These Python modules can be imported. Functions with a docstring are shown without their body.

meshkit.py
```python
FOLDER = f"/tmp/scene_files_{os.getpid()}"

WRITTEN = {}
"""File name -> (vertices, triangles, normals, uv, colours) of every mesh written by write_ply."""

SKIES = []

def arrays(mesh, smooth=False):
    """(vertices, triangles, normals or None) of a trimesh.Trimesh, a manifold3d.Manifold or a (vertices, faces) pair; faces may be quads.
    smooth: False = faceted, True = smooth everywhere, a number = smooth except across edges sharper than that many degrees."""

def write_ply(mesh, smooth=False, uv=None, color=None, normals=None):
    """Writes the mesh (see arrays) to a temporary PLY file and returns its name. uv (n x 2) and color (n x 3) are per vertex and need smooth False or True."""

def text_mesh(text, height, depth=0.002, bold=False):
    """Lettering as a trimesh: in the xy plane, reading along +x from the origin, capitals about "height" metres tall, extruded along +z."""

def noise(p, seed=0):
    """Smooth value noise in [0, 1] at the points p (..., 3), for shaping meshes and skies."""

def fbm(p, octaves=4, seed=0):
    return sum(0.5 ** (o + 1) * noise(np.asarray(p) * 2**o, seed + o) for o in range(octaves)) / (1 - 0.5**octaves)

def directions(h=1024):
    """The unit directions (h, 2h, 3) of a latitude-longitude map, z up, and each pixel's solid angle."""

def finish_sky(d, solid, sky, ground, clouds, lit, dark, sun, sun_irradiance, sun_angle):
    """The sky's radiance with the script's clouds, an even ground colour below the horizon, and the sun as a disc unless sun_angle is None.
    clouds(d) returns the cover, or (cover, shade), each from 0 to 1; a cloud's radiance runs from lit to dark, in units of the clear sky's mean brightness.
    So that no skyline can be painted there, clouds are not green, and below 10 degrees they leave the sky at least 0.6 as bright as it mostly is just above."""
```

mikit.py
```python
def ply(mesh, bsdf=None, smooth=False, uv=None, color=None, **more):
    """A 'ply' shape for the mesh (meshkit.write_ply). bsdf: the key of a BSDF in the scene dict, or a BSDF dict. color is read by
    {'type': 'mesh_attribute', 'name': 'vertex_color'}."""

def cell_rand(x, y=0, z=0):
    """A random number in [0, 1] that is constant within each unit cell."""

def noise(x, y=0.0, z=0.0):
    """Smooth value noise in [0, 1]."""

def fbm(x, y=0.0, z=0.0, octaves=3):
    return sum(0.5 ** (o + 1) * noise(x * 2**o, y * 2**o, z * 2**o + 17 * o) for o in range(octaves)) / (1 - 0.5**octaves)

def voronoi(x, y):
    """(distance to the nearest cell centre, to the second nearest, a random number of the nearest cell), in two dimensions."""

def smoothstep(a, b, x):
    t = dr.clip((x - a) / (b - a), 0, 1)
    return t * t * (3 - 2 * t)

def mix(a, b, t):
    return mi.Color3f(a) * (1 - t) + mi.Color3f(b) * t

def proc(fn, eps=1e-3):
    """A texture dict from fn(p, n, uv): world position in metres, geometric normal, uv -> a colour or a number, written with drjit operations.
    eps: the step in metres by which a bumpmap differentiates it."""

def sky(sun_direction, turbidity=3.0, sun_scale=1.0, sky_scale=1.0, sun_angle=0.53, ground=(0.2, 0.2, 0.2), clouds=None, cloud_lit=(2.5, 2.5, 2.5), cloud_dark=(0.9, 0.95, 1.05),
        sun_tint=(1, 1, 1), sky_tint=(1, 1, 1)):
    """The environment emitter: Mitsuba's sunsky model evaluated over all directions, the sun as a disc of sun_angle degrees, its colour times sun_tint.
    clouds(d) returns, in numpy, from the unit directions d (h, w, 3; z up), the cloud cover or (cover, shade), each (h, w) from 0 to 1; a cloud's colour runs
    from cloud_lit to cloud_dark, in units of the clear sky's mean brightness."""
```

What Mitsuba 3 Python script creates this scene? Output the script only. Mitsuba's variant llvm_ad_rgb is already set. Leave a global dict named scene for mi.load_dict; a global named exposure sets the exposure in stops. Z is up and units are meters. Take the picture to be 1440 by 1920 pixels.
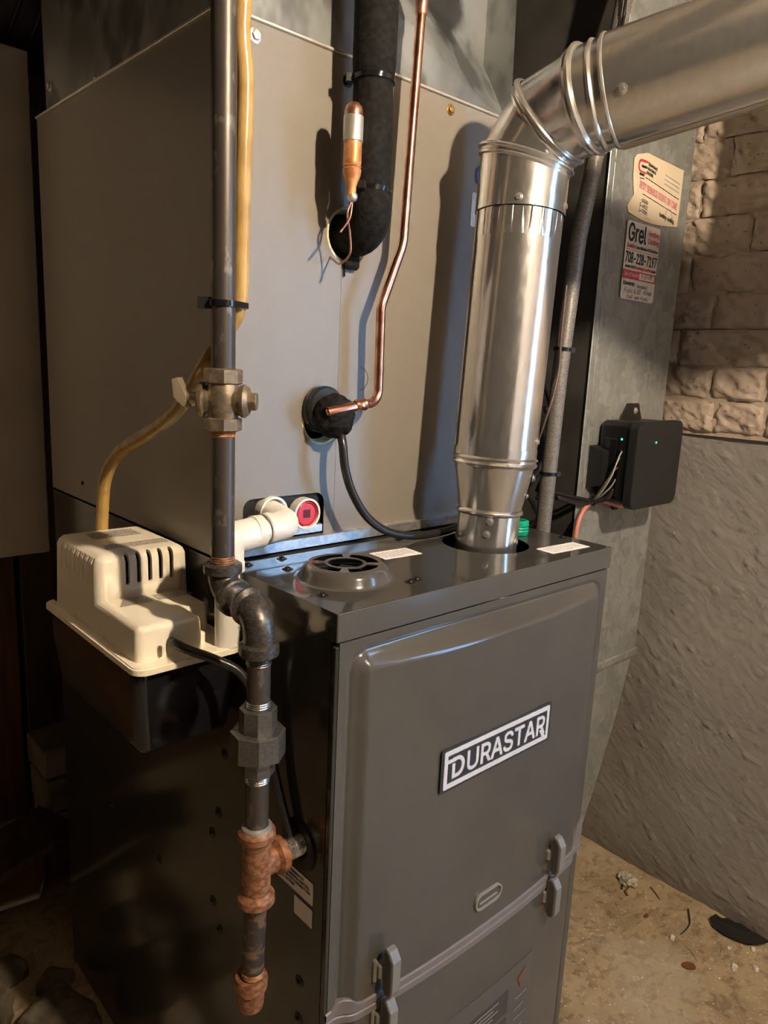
import math, random
import numpy as np, trimesh, manifold3d as m3, mitsuba as mi, drjit as dr
import mikit, meshkit
from shapely.geometry import Polygon, Point, box as sbox
from mikit import proc, noise, fbm, voronoi, cell_rand, smoothstep, mix
random.seed(7); RNG = np.random.default_rng(7)
T = mi.ScalarTransform4f
scene, labels = {}, {}

# ---------------------------------------------------------------- camera, exposure, lights
exposure = 0.0
CAM = np.array([-0.392, -0.483, 1.077]); FWD = np.array([0.66575, 0.71967, -0.19710]); UP = np.array([0.09992, 0.17578, 0.97935])
scene['camera'] = {'type': 'perspective', 'fov': 55.06, 'fov_axis': 'x', 'near_clip': 0.02, 'far_clip': 50.0,
                   'to_world': T().look_at(origin=CAM.tolist(), target=(CAM + FWD).tolist(), up=UP.tolist())}
BULB = (0.12, -0.85, 1.66); BULB_POWER = 3900.0; BULB_COL = (1.0, 0.81, 0.59)
WINDOW = (1.03, -1.06, 1.10, 0.20, 0.66); WINDOW_RAD = (2.9, 8.4, 16.5)   # centre x, y, z, half width, half height

# ---------------------------------------------------------------- materials
def rgb(c): return {'type': 'rgb', 'value': list(map(float, c))}
def mat(key, color, rough=0.5, metal=0.0, spec=0.5, bump=None, bscale=1.0, two=True, **kw):
    c = color if isinstance(color, dict) else rgb(color)
    r = rough if isinstance(rough, dict) else float(rough)
    b = {'type': 'principled', 'base_color': c, 'roughness': r, 'metallic': metal, 'specular': spec, **kw}
    if bump is not None: b = {'type': 'bumpmap', 'arbitrary': bump, 'scale': bscale, 'bsdf': b}
    scene[key] = {'type': 'twosided', 'bsdf': b} if two else b
    return key

def col(lo, hi, s, octv=4, a=0.35, b=0.65, sx=1, sy=1, sz=1):
    return proc(lambda p, n, uv: mix(lo, hi, smoothstep(a, b, fbm(p.x * s * sx, p.y * s * sy, p.z * s * sz, octv))))

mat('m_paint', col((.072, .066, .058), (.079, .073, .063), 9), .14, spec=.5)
mat('m_paint_side_shade', (.026, .025, .022), .12, spec=.38)  # furnace paint again, with the dimness of the sides put into its colour
mat('m_paint_top_shade', col((.038, .035, .031), (.044, .041, .036), 9), .07, spec=.6)  # same furnace paint, darkened in colour for how light falls on top
mat('m_case', (.215, .195, .168), .36, spec=.45)
mat('m_case_dark', (.05, .045, .04), .5)
def f_steel(p, n, uv):
    return mix((.70, .68, .645), (.82, .80, .765), fbm(p.x * 240, p.y * 240, p.z * 60, 3))
mat('m_steel', proc(f_steel), proc(lambda p, n, uv:   .13 + .11 * fbm(p.x * 300, p.y * 300, p.z * 90, 3)), metal=.93)
mat('m_steel_rim', (.72, .70, .66), .22, metal=.85)
def f_spangle(p, n, uv):
    u = p.x + .6 * p.y; v = p.z + .5 * p.y
    a, b, r = voronoi(u * 55 + 2 * noise(u * 90, v * 90), v * 34)
    a2, b2, r2 = voronoi(u * 130, v * 90 + 3 * noise(u * 60, v * 60))
    t = .55 * r + .25 * r2 + .35 * fbm(u * 12, v * 9, 3.0, 4) - .08
    return mix((.245, .255, .24), (.43, .44, .415), dr.clip(t, 0, 1))
mat('m_galv', proc(f_spangle), .42, metal=.45, spec=.6)
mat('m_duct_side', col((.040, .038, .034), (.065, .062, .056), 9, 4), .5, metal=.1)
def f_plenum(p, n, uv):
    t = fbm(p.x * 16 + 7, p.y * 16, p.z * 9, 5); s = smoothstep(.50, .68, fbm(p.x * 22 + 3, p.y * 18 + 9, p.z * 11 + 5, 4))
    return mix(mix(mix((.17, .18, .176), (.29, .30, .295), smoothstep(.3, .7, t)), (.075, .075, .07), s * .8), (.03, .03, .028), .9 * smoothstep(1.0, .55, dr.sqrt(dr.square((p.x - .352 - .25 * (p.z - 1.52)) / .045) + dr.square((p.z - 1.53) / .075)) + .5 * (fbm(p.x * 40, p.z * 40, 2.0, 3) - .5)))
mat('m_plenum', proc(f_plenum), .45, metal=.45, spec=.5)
mat('m_flange', col((.62, .62, .60), (.80, .80, .78), 160, 3), .30, metal=.85)
def f_iron(p, n, uv):
    s = smoothstep(.60, .74, fbm(p.x * 130, p.y * 130, p.z * 60, 4))
    return mix(mix((.060, .050, .042), (.105, .088, .074), fbm(p.x * 60, p.y * 60, p.z * 18, 3)), (.22, .19, .16), s * .6)
mat('m_iron', proc(f_iron), .38, metal=.55, spec=.5)
mat('m_fitting', col((.075, .068, .060), (.115, .105, .094), 420, 3), .36, metal=.65)
mat('m_union', col((.12, .112, .104), (.15, .142, .13), 420, 3), .33, metal=.7)
mat('m_rust', col((.19, .075, .033), (.33, .150, .072), 230, 4), .55, metal=.25)
mat('m_rust_bright', col((.32, .13, .04), (.52, .26, .10), 260, 3), .45, metal=.4)
mat('m_rusty_pipe', col((.055, .045, .038), (.19, .12, .075), 120, 5, .45, .7), .5, metal=.4)
mat('m_thread', col((.36, .35, .33), (.62, .61, .58), 300, 3), .3, metal=.9)
mat('m_brass', col((.20, .155, .105), (.31, .245, .165), 120, 4), .38, metal=.65)
mat('m_brass_light', (.52, .44, .30), .35, metal=.7)
mat('m_brass_screw', (.72, .48, .16), .25, metal=1.0)
mat('m_copper', col((.62, .28, .18), (.88, .46, .32), 60, 4), .24, metal=1.0)
mat('m_copper_dull', col((.40, .20, .14), (.66, .34, .22), 90, 4), .34, metal=.9)
mat('m_copper_orange', col((.50, .20, .075), (.74, .36, .15), 70, 4), .4, metal=.45)
mat('m_solder', (.72, .69, .62), .35, metal=.8)
mat('m_foil', col((.52, .48, .42), (.66, .62, .56), 90, 3, sz=.2), .4, metal=.7)
mat('m_foam', col((.008, .0075, .007), (.015, .014, .013), 220, 3), .8, spec=.15,
    bump=proc(lambda p, n, uv: fbm(p.x * 420, p.y * 420, p.z * 420, 2)), bscale=.0006)
mat('m_black', (.007, .007, .007), .38, spec=.35)
mat('m_black_gloss', (.008, .008, .009), .12)
mat('m_black_satin', (.014, .0138, .0135), .45, spec=.4)
mat('m_rubber', (.018, .017, .016), .28)
mat('m_void', (.004, .004, .004), .9, spec=0.0)
mat('m_cream', (.90, .82, .65), .36)
mat('m_cream_dark', (.30, .25, .17), .5)
mat('m_pvc', (.80, .76, .67), .28)
mat('m_white', (.86, .83, .80), .45)
mat('m_paper', (.70, .58, .42), .55)
mat('m_ink', (.022, .022, .024), .6)
mat('m_ink_grey', (.22, .20, .19), .6)
mat('m_ink_faded', (.40, .37, .34), .6)
mat('m_ink_red', (.52, .05, .08), .6)
mat('m_ink_pink', (.62, .22, .24), .6)
mat('m_ink_blue', (.03, .05, .22), .5)
mat('m_chrome_print', (.74, .73, .76), .35, metal=.2)
mat('m_red_plug', (.55, .03, .04), .3)
mat('m_plug_hole', (.10, .008, .010), .5)
mat('m_green', (.0, .30, .16), .25)
mat('m_hose', col((.34, .205, .060), (.44, .28, .090), 40, 3), .22, spec_trans=.0, clearcoat=.5)
mat('m_fiberglass', col((.60, .58, .28), (.80, .78, .50), 120, 3), .8)
mat('m_conduit', col((.17, .155, .135), (.235, .215, .19), 500, 2), .42, metal=.4)
mat('m_trim', (.165, .143, .136), .45)
mat('m_label_grey', (.085, .078, .070), .4)
mat('m_latch', (.185, .172, .155), .38)
mat('m_latch_face', (.075, .070, .062), .45)
mat('m_glass_ring', (.34, .32, .28), .18, metal=.3)
mat('m_wire_white', (.42, .40, .34), .4)
mat('m_wire_grey', (.16, .155, .15), .4)
mat('m_wire_pink', (.62, .22, .17), .4)
mat('m_wire_brown', (.13, .075, .06), .4)
mat('m_wire_green', (.10, .16, .06), .4)
scene['m_led'] = {'type': 'diffuse', 'reflectance': rgb((.05, .5, .35))}
def f_parge(p, n, uv):
    t = fbm(p.x * 9, p.y * 9, p.z * 9, 4); s = smoothstep(.66, .76, fbm(p.x * 55, p.y * 55, p.z * 55, 3))
    return mix(mix((.235, .216, .197), (.30, .277, .255), t), (.15, .13, .11), s * .35)
mat('m_parge', proc(f_parge), .62, spec=.3, bump=proc(lambda p, n, uv: fbm(p.x * 210, p.y * 210, p.z * 210, 3)), bscale=.0016)
def f_brick(p, n, uv):
    t = fbm(p.x * 14, p.y * 14, p.z * 14, 4); s = smoothstep(.70, .80, fbm(p.x * 150, p.y * 150, p.z * 150, 3))
    return mix(mix((.37, .295, .23), (.47, .38, .30), t), (.16, .12, .09), s * .75)
mat('m_brick', proc(f_brick), .55, spec=.35, bump=proc(lambda p, n, uv: fbm(p.x * 150, p.y * 150, p.z * 150, 3)), bscale=.0025)
def f_floor(p, n, uv):
    t = fbm(p.x * 6 + 3, p.y * 6, 0.5, 5); d = .5 * smoothstep(.5, .70, fbm(p.x * 17, p.y * 17, 2.0, 4)) + .6 * smoothstep(.56, .70, fbm(p.x * 85, p.y * 85, 2.0, 3)); w = smoothstep(.74, .80, fbm(p.x * 260, p.y * 260, 4.0, 2))
    w2 = smoothstep(.56, .72, fbm(p.x * 5 - 4, p.y * 5 + 9, 6.0, 4))
    return mix(mix(mix(mix((.39, .285, .165), (.56, .44, .285), t), (.21, .14, .075), dr.clip(d, 0, 1) * .7), (.56, .49, .37), w2 * .45), (.62, .56, .44), w * .6)
mat('m_floor', proc(f_floor), .7, spec=.25, bump=proc(lambda p, n, uv: fbm(p.x * 130, p.y * 130, p.z * 130, 3)), bscale=.006)
mat('m_wood_brown', col((.10, .042, .015), (.17, .075, .030), 12, 4, sx=3, sz=.25), .55)
mat('m_wood_dark', col((.045, .026, .012), (.075, .042, .020), 12, 4, sx=3, sz=.25), .6)
mat('m_tan_board', col((.26, .135, .045), (.31, .17, .06), 8, 3), .5)
mat('m_board', col((.40, .355, .29), (.46, .41, .34), 5, 4), .6)
mat('m_stone', col((.09, .073, .048), (.19, .16, .11), 26, 5), .85)
mat('m_old_brick', col((.15, .125, .09), (.22, .185, .135), 20, 4), .85)
mat('m_room_cream', (.66, .61, .54), .7, spec=.15)
mat('m_room_light', (.38, .355, .32), .8, spec=.1)
mat('m_back_black', col((.010, .0095, .009), (.018, .017, .015), 30, 4), .8, spec=.2)  # mottled near-black tone of the back wall
mat('m_room_dark', (.06, .05, .04), .85, spec=.1)
mat('m_joist', (.24, .19, .13), .7)
mat('m_scrap', col((.30, .27, .19), (.58, .54, .42), 150, 3), .5)
mat('m_rust_flat', (.17, .065, .025), .7)
mat('m_cube_white', (.80, .77, .70), .6)
mat('m_porcelain', (.75, .72, .66), .3)

# ---------------------------------------------------------------- helpers
def obj(key, mesh, m, smooth=False, label=None, cat=None, group=None, kind=None, **kw):
    base, i = key, 0
    while key in scene: i += 1; key = f'{base}_{i:03d}'
    scene[key] = mikit.ply(mesh, m, smooth=smooth, **kw)
    tag(key, label, cat, group, kind)
    return key
def tag(key, label=None, cat=None, group=None, kind=None):
    d = {k: v for k, v in (('label', label), ('category', cat), ('group', group), ('kind', kind)) if v}
    if d: labels[key] = d
used = set()
def thing(key, label, cat, group=None):
    base, i = key, 0
    while key in used: i += 1; key = f'{base}_{i:03d}'
    used.add(key); tag(key, label, cat, group); return key
def cat_(*ms): return trimesh.util.concatenate([m for m in ms if m is not None])
V = lambda *a: np.array(a, float)
def unit(v): v = np.asarray(v, float); return v / np.linalg.norm(v)
def frame(axis, hint=(0, 0, 1)):
    w = unit(axis); h = np.array(hint, float)
    if abs(np.dot(h, w)) > .95: h = V(1, 0, 0) if abs(w[0]) < .9 else V(0, 1, 0)
    u = unit(np.cross(h, w)); return u, np.cross(w, u), w
def place(mesh, O, U, Vv, W):
    M = np.eye(4); M[:3, 0], M[:3, 1], M[:3, 2], M[:3, 3] = U, Vv, W, O
    m = mesh.copy(); m.apply_transform(M)
    return m
def hull(pts):
    man = m3.Manifold.hull_points(np.asarray(pts, float)).to_mesh()
    return trimesh.Trimesh(man.vert_properties[:, :3], man.tri_verts, process=False)
def cbox(lo, hi, c=.0015):
    lo, hi = np.array(lo, float), np.array(hi, float); pts = []; c = min(c, .45 * float((hi - lo).min()))
    for s in np.ndindex(2, 2, 2):
        p = np.where(s, hi, lo); d = np.where(s, -1, 1) * c
        pts += [p + d * (1, 1, 0), p + d * (1, 0, 1), p + d * (0, 1, 1)]
    return hull(pts)
def rbox(lo, hi, r=.01, n=5):
    lo, hi = np.array(lo, float), np.array(hi, float); pts = []
    S = trimesh.creation.uv_sphere(r, count=[2 * n, 4 * n]).vertices
    for s in np.ndindex(2, 2, 2): pts.append(S + np.where(s, hi - r, lo + r))
    return hull(np.vstack(pts))
def smooth_path(pts, n=10):
    P = np.asarray(pts, float); P = np.vstack([2 * P[0] - P[1], P, 2 * P[-1] - P[-2]]); out = []
    for i in range(1, len(P) - 2):
        a, b, c, d = P[i - 1:i + 3]
        for t in np.arange(n) / n:
            out.append(.5 * ((2 * b) + (c - a) * t + (2 * a - 5 * b + 4 * c - d) * t * t + (3 * b - a - 3 * c + d) * t ** 3))
    return np.vstack(out + [P[-2]])
def round_path(pts, rad, n=8):
    """polyline with its corners rounded by arcs of radius rad"""
    P = np.asarray(pts, float); out = [P[0]]
    rr = rad if isinstance(rad, (list, tuple)) else [rad] * (len(P) - 2)
    for i in range(1, len(P) - 1):
        a, b = unit(P[i - 1] - P[i]), unit(P[i + 1] - P[i]); th = math.acos(np.clip(np.dot(a, b), -1, 1)); r = rr[i - 1]
        d = r / math.tan(th / 2); c = P[i] + unit(a + b) * r / math.sin(th / 2); s, e = P[i] + a * d - c, P[i] + b * d - c
        phi = math.pi - th
        for t in np.linspace(0, 1, n + 1): out.append(c + (math.sin((1 - t) * phi) * s + math.sin(t * phi) * e) / math.sin(phi))
    out.append(P[-1]); return np.array(out)
def tube(path, r, sides=20, caps=True, squash=1.0, hint=None):
    P = np.asarray(path, float); keep = [0] + [i for i in range(1, len(P)) if np.linalg.norm(P[i] - P[i - 1]) > 1e-7]; R = np.broadcast_to(r, (len(P),))[keep]; P = P[keep]
    t = np.gradient(P, axis=0); t /= np.linalg.norm(t, axis=1, keepdims=True)
    u = frame(t[0], hint or (0, 0, 1))[0]; vs = []; ang = np.arange(sides) * 2 * math.pi / sides
    for i in range(len(P)):
        u = unit(u - np.dot(u, t[i]) * t[i]); w = np.cross(t[i], u)
        vs.append(P[i] + R[i] * (np.cos(ang)[:, None] * u + squash * np.sin(ang)[:, None] * w))
    v = np.vstack(vs); f = []; n = len(P)
    i, j = np.meshgrid(np.arange(n - 1), np.arange(sides), indexing='ij'); i, j = i.ravel(), j.ravel(); k = (j + 1) % sides
    f = np.vstack([np.stack([i * sides + j, i * sides + k, (i + 1) * sides + k], 1), np.stack([i * sides + j, (i + 1) * sides + k, (i + 1) * sides + j], 1)])
    if caps:
        v = np.vstack([v, P[0], P[-1]]); a = np.arange(sides); b = (a + 1) % sides
        f = np.vstack([f, np.stack([b, a, a * 0 + n * sides], 1), np.stack([(n - 1) * sides + a, (n - 1) * sides + b, a * 0 + n * sides + 1], 1)])
    return trimesh.Trimesh(v, f, process=False)
def lathe(prof, O, axis, n=40, hint=(0, 0, 1)):
    """prof: (radius, height along axis)"""
    u, w2, w = frame(axis, hint); prof = np.array(prof, float); ang = np.arange(n) * 2 * math.pi / n
    v = (np.asarray(O, float) + prof[:, None, 1:2] * w + prof[:, None, 0:1] * (np.cos(ang)[None, :, None] * u + np.sin(ang)[None, :, None] * w2)).reshape(-1, 3)
    i, j = np.meshgrid(np.arange(len(prof) - 1), np.arange(n), indexing='ij'); i, j = i.ravel(), j.ravel(); k = (j + 1) % n
    f = np.vstack([np.stack([i * n + j, i * n + k, (i + 1) * n + k], 1), np.stack([i * n + j, (i + 1) * n + k, (i + 1) * n + j], 1)])
    m = trimesh.Trimesh(v, f, process=False); m.merge_vertices(); m.update_faces(m.nondegenerate_faces()); return m
def cyl(a, b, r, n=28, c=0.0):
    a, b = np.array(a, float), np.array(b, float); L = np.linalg.norm(b - a)
    prof = [(0, 0), (r - c, 0), (r, c), (r, L - c), (r - c, L), (0, L)] if c else [(0, 0), (r, 0), (r, L), (0, L)]
    return lathe(prof, a, b - a, n)
def hexn(a, b, r, n=6, c=.002, rot=0.0):
    """chamfered n-sided nut from a to b, r across corners"""
    a, b = np.array(a, float), np.array(b, float); u, v, w = frame(b - a); L = np.linalg.norm(b - a); pts = []
    for h, rr in ((0, r - c), (c * .6, r), (L - c * .6, r), (L, r - c)):
        for k in range(n):
            t = rot + 2 * math.pi * k / n; pts.append(a + w * h + rr * (math.cos(t) * u + math.sin(t) * v))
    return hull(pts)
def extr(poly, O, U, Vv, depth):
    """shapely polygon in the frame (O, U, V), extruded along U x V by depth"""
    U, Vv = unit(U), unit(Vv); ps = getattr(poly, 'geoms', [poly])
    ms = [trimesh.creation.extrude_polygon(p, depth, engine='earcut') for p in ps if p.area > 0]
    return place(cat_(*ms), O, U, Vv, np.cross(U, Vv))
def rrect(x0, y0, x1, y1, r, q=6): return sbox(x0 + r, y0 + r, x1 - r, y1 - r).buffer(r, quad_segs=q)
def text(s, h, O, U, Vv, width=None, bold=False, d=.0004):
    U, Vv = unit(U), unit(Vv); m = meshkit.text_mesh(s, h, d, bold)
    if width:
        m.apply_translation([-m.bounds[0][0], 0, 0]); m.apply_scale([width / m.extents[0], 1, 1])
    return place(m, O, U, Vv, np.cross(U, Vv))
def bars(rows, O, U, Vv, W, h, seed=0, d=.0003):
    """unreadably small print: one run of short dashes per row"""
    r = random.Random(seed); ps = []
    for y, x0, x1 in rows:
        x = x0
        while x < x1:
            L = min(r.uniform(1.2, 4.5) * h, x1 - x); ps.append(sbox(x, y, x + L, y + h)); x += L + h * .6
    return cat_(*[extr(p, O, U, Vv, d) for p in ps])
def grid_mesh(us, vs, fn):
    uu, vv = np.meshgrid(us, vs, indexing='ij'); P = fn(uu, vv).reshape(-1, 3); a, b = len(us), len(vs)
    i, j = np.meshgrid(np.arange(a - 1), np.arange(b - 1), indexing='ij'); i, j = i.ravel(), j.ravel()
    q = np.stack([i * b + j, (i + 1) * b + j, (i + 1) * b + j + 1, i * b + j + 1], 1)
    return trimesh.Trimesh(P, np.vstack([q[:, [0, 1, 2]], q[:, [0, 2, 3]]]), process=False)
def nfbm(x, y, z, s, octv=4, seed=0): return meshkit.fbm(np.stack(np.broadcast_arrays(x * s, y * s, z * s), -1), octv, seed) - .5
def screw(key, P, N, r, m, washer=True, hexhead=True, h=None, label=None):
    h = h or r * .9; P = np.array(P, float); N = unit(N); ms = []
    if washer: ms.append(lathe([(0, 0), (r * 1.55, 0), (r * 1.55, h * .12), (r * 1.2, h * .3), (0, h * .3)], P, N, 18))
    if hexhead: ms.append(hexn(P + N * h * .2, P + N * h, r, 6, r * .18))
    else: ms.append(lathe([(0, 0), (r, 0), (r * .95, h * .35), (r * .6, h * .8), (0, h)], P, N, 16))
    return obj(key, cat_(*ms), m, 35, label=label)
def dense(lo, hi, fine, flo, fhi, coarse):
    a = np.arange(lo, flo, coarse); b = np.arange(flo, fhi, fine); c = np.arange(fhi, hi + coarse * .5, coarse); return np.concatenate([a, b, c])
X, Y, Z = V(1, 0, 0), V(0, 1, 0), V(0, 0, 1)

# ---------------------------------------------------------------- the room
def floor_fn(x, y):
    z = .010 * nfbm(x, y, 0 * x, 5, 4, 1) + .006 * nfbm(x, y, 0 * x, 34, 4, 2) - .004
    z = z + .02 * np.clip((x - .90) / .12, 0, 1) ** 2 * (x < 1.3)                       # dirt banked against the wall
    return np.stack([x, y, z], -1)
obj('floor', grid_mesh(dense(-2.3, 1.5, .007, -.25, 1.1, .06), dense(-3.3, 1.5, .007, -.3, .9, .06), floor_fn), 'm_floor', True, kind='structure')
obj('ceiling', cbox((-2.3, -3.3, 2.30), (1.5, 1.6, 2.36), .001), 'm_joist', kind='structure')
for k in range(6):
    y = -2.7 + .62 * k
    obj('ceiling__joist', cbox((-2.3, y, 2.10), (1.15, y + .045, 2.30), .003), 'm_joist')
obj('wall_left', cbox((-2.36, -3.3, 0), (-2.30, 1.6, 2.3), .001), 'm_room_dark', kind='structure')
obj('wall_front', cbox((-.20, -2.16, 0), (1.06, -2.10, 2.3), .001), 'm_room_cream', kind='structure')  # unseen wall pulled close and made cream to brighten reflections in the flue
obj('wall_front_1', cbox((-2.3, -2.66, 0), (-.20, -2.60, 2.3), .001), 'm_room_dark', kind='structure')  # section split off and kept dark to cut bounce onto the left faces
obj('wall_front_2', cbox((-.26, -2.6, 0), (-.20, -2.16, 2.3), .001), 'm_room_dark', kind='structure')
obj('wall_back', cbox((-2.3, 1.42, 0), (1.5, 1.48, 2.3), .001), 'm_back_black', kind='structure')
# right wall: rough parged base, brick above; the window opening is far to the right of the frame
LEDGE = .972
wy, wz, hw, hh = WINDOW[1], WINDOW[2], WINDOW[3], WINDOW[4]
def parge_fn(y, z):
    x = 1.012 + .012 * nfbm(0 * y, y, z, 4, 3, 3) + .0016 * nfbm(0 * y, y, z, 22, 3, 4) + .0030 * nfbm(0 * y, y, z, 95, 3, 5)
    lump = np.clip(nfbm(0 * y, y, z, 62, 2, 8) - .20, 0, 1) * .018
    x = x - lump + .020 * np.clip(1 - z / .10, 0, 1) ** 2 - .008 * np.clip((z - .88) / .09, 0, 1)
    return np.stack([x, y, z], -1)
zs = np.concatenate([np.arange(-.03, LEDGE, .0055), [LEDGE]])
ys = np.concatenate([np.arange(wy + hw, -.34, .03), np.arange(-.34, .42, .0055), np.arange(.42, 1.46, .05)]); ys0 = np.linspace(-3.3, wy - hw, 40); ysm = np.linspace(wy - hw, wy + hw, 10)
cap = grid_mesh(ys, np.linspace(0, 1, 3), lambda y, t: np.stack([parge_fn(y, 0 * y + LEDGE)[..., 0] * (1 - t) + 1.08 * t, y, LEDGE + .004 * t + 0 * y], -1))
obj('wall_right', cat_(grid_mesh(ys, zs, parge_fn), grid_mesh(ys0, zs[::6], parge_fn), grid_mesh(ysm, np.linspace(-.03, wz - hh, 20), parge_fn), cap), 'm_parge', True, kind='structure')
backing = sbox(-3.3, LEDGE, 1.45, 2.3).difference(sbox(wy - hw, .3, wy + hw, wz + hh))
obj('wall_right__mortar', extr(backing, V(1.0565, 0, 0), V(0, 1, 0), V(0, 0, 1), -.06), 'm_brick', label='mortar bed behind the painted bricks')
def brick_mesh(y0, y1, z0, z1, x0, seed, dip=.010):
    n1, n2 = max(8, int((y1 - y0) / .0045)), 15; sd = seed
    us, vs = np.linspace(y0, y1, n1), np.linspace(z0, z1, n2)
    def face(y, z):
        d = np.minimum(np.minimum(y - y0, y1 - y), np.minimum(z - z0, z1 - z)) + .004 * nfbm(0 * y, y, z, 60, 3, 13); e = np.clip(d / .008, 0, 1)
        x = x0 + dip * (1 - e) ** 2 + .015 * nfbm(0 * y, y, z, 26, 4, 11) + .014 * nfbm(0 * y, y, z, 75, 3, 12)
        return np.stack([x, y + .003 * nfbm(y, z, 0 * y, 40, 2, sd), z + .003 * nfbm(z, y, 0 * y, 40, 2, sd + 1)], -1)
    return grid_mesh(us, vs, face)
zc, row = LEDGE + .004, 0
joints0 = {0: [.300, .232, .123, .032, -.062, -.160, -.262], 1: [.31, .238, .134, .040, -.058, -.158, -.262]}
while zc < 1.72:
    h = .062 if row < 2 else .066
    if row in joints0: js = joints0[row]
    elif row % 4 == 3: js = list(np.arange(.33, -.5, -.105) + .03)
    else: js = list(np.arange(.42, -.6, -.212) + (.1 if row % 2 else .0) + random.uniform(-.01, .01))
    for a, b in zip(js, js[1:]):
        if b < -.52: continue
        obj('wall_right__brick', brick_mesh(b + .001, a - .001, zc + .001, zc + h - .001, .9905 + random.uniform(-.002, .002), row * 31 + int(a * 100), .010 if row < 2 else .0055), 'm_brick', True)
    zc += h; row += 1
wc = thing('shade_cabinet', 'shallow grey cabinet added beside the frame to shade the upper bricks', 'cabinet')  # unseen box added to cast shade on the upper bricks
obj(wc + '__body', cbox((.835, -.62, 1.345), (.988, -.005, 1.95), .004), 'm_case'); obj(wc + '__door', cbox((.829, -.612, 1.353), (.835, -.013, 1.942), .002), 'm_case')
obj(wc + '__door__handle', cbox((.815, -.05, 1.60), (.829, -.035, 1.68), .003), 'm_black')
# window high in the right wall, right of the frame: the cool daylight seen as blue reflections
obj('window_1__frame', extr(sbox(-hw, -hh, hw, hh).difference(sbox(-hw + .03, -hh + .03, -.012, hh - .03)).difference(sbox(.012, -hh + .03, hw - .03, hh - .03)), V(1.07, wy, wz), Y, Z, -.05), 'm_white')
tag('window_1', 'tall narrow glazed opening letting in cool daylight', 'window', kind='structure')
scene['window_1__pane'] = {**mikit.ply(extr(sbox(-hw + .03, -hh + .03, hw - .03, hh - .03), V(1.064, wy, wz), -Y, Z, .002), 'm_white'), 'emitter': {'type': 'area', 'radiance': rgb(WINDOW_RAD)}}
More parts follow.
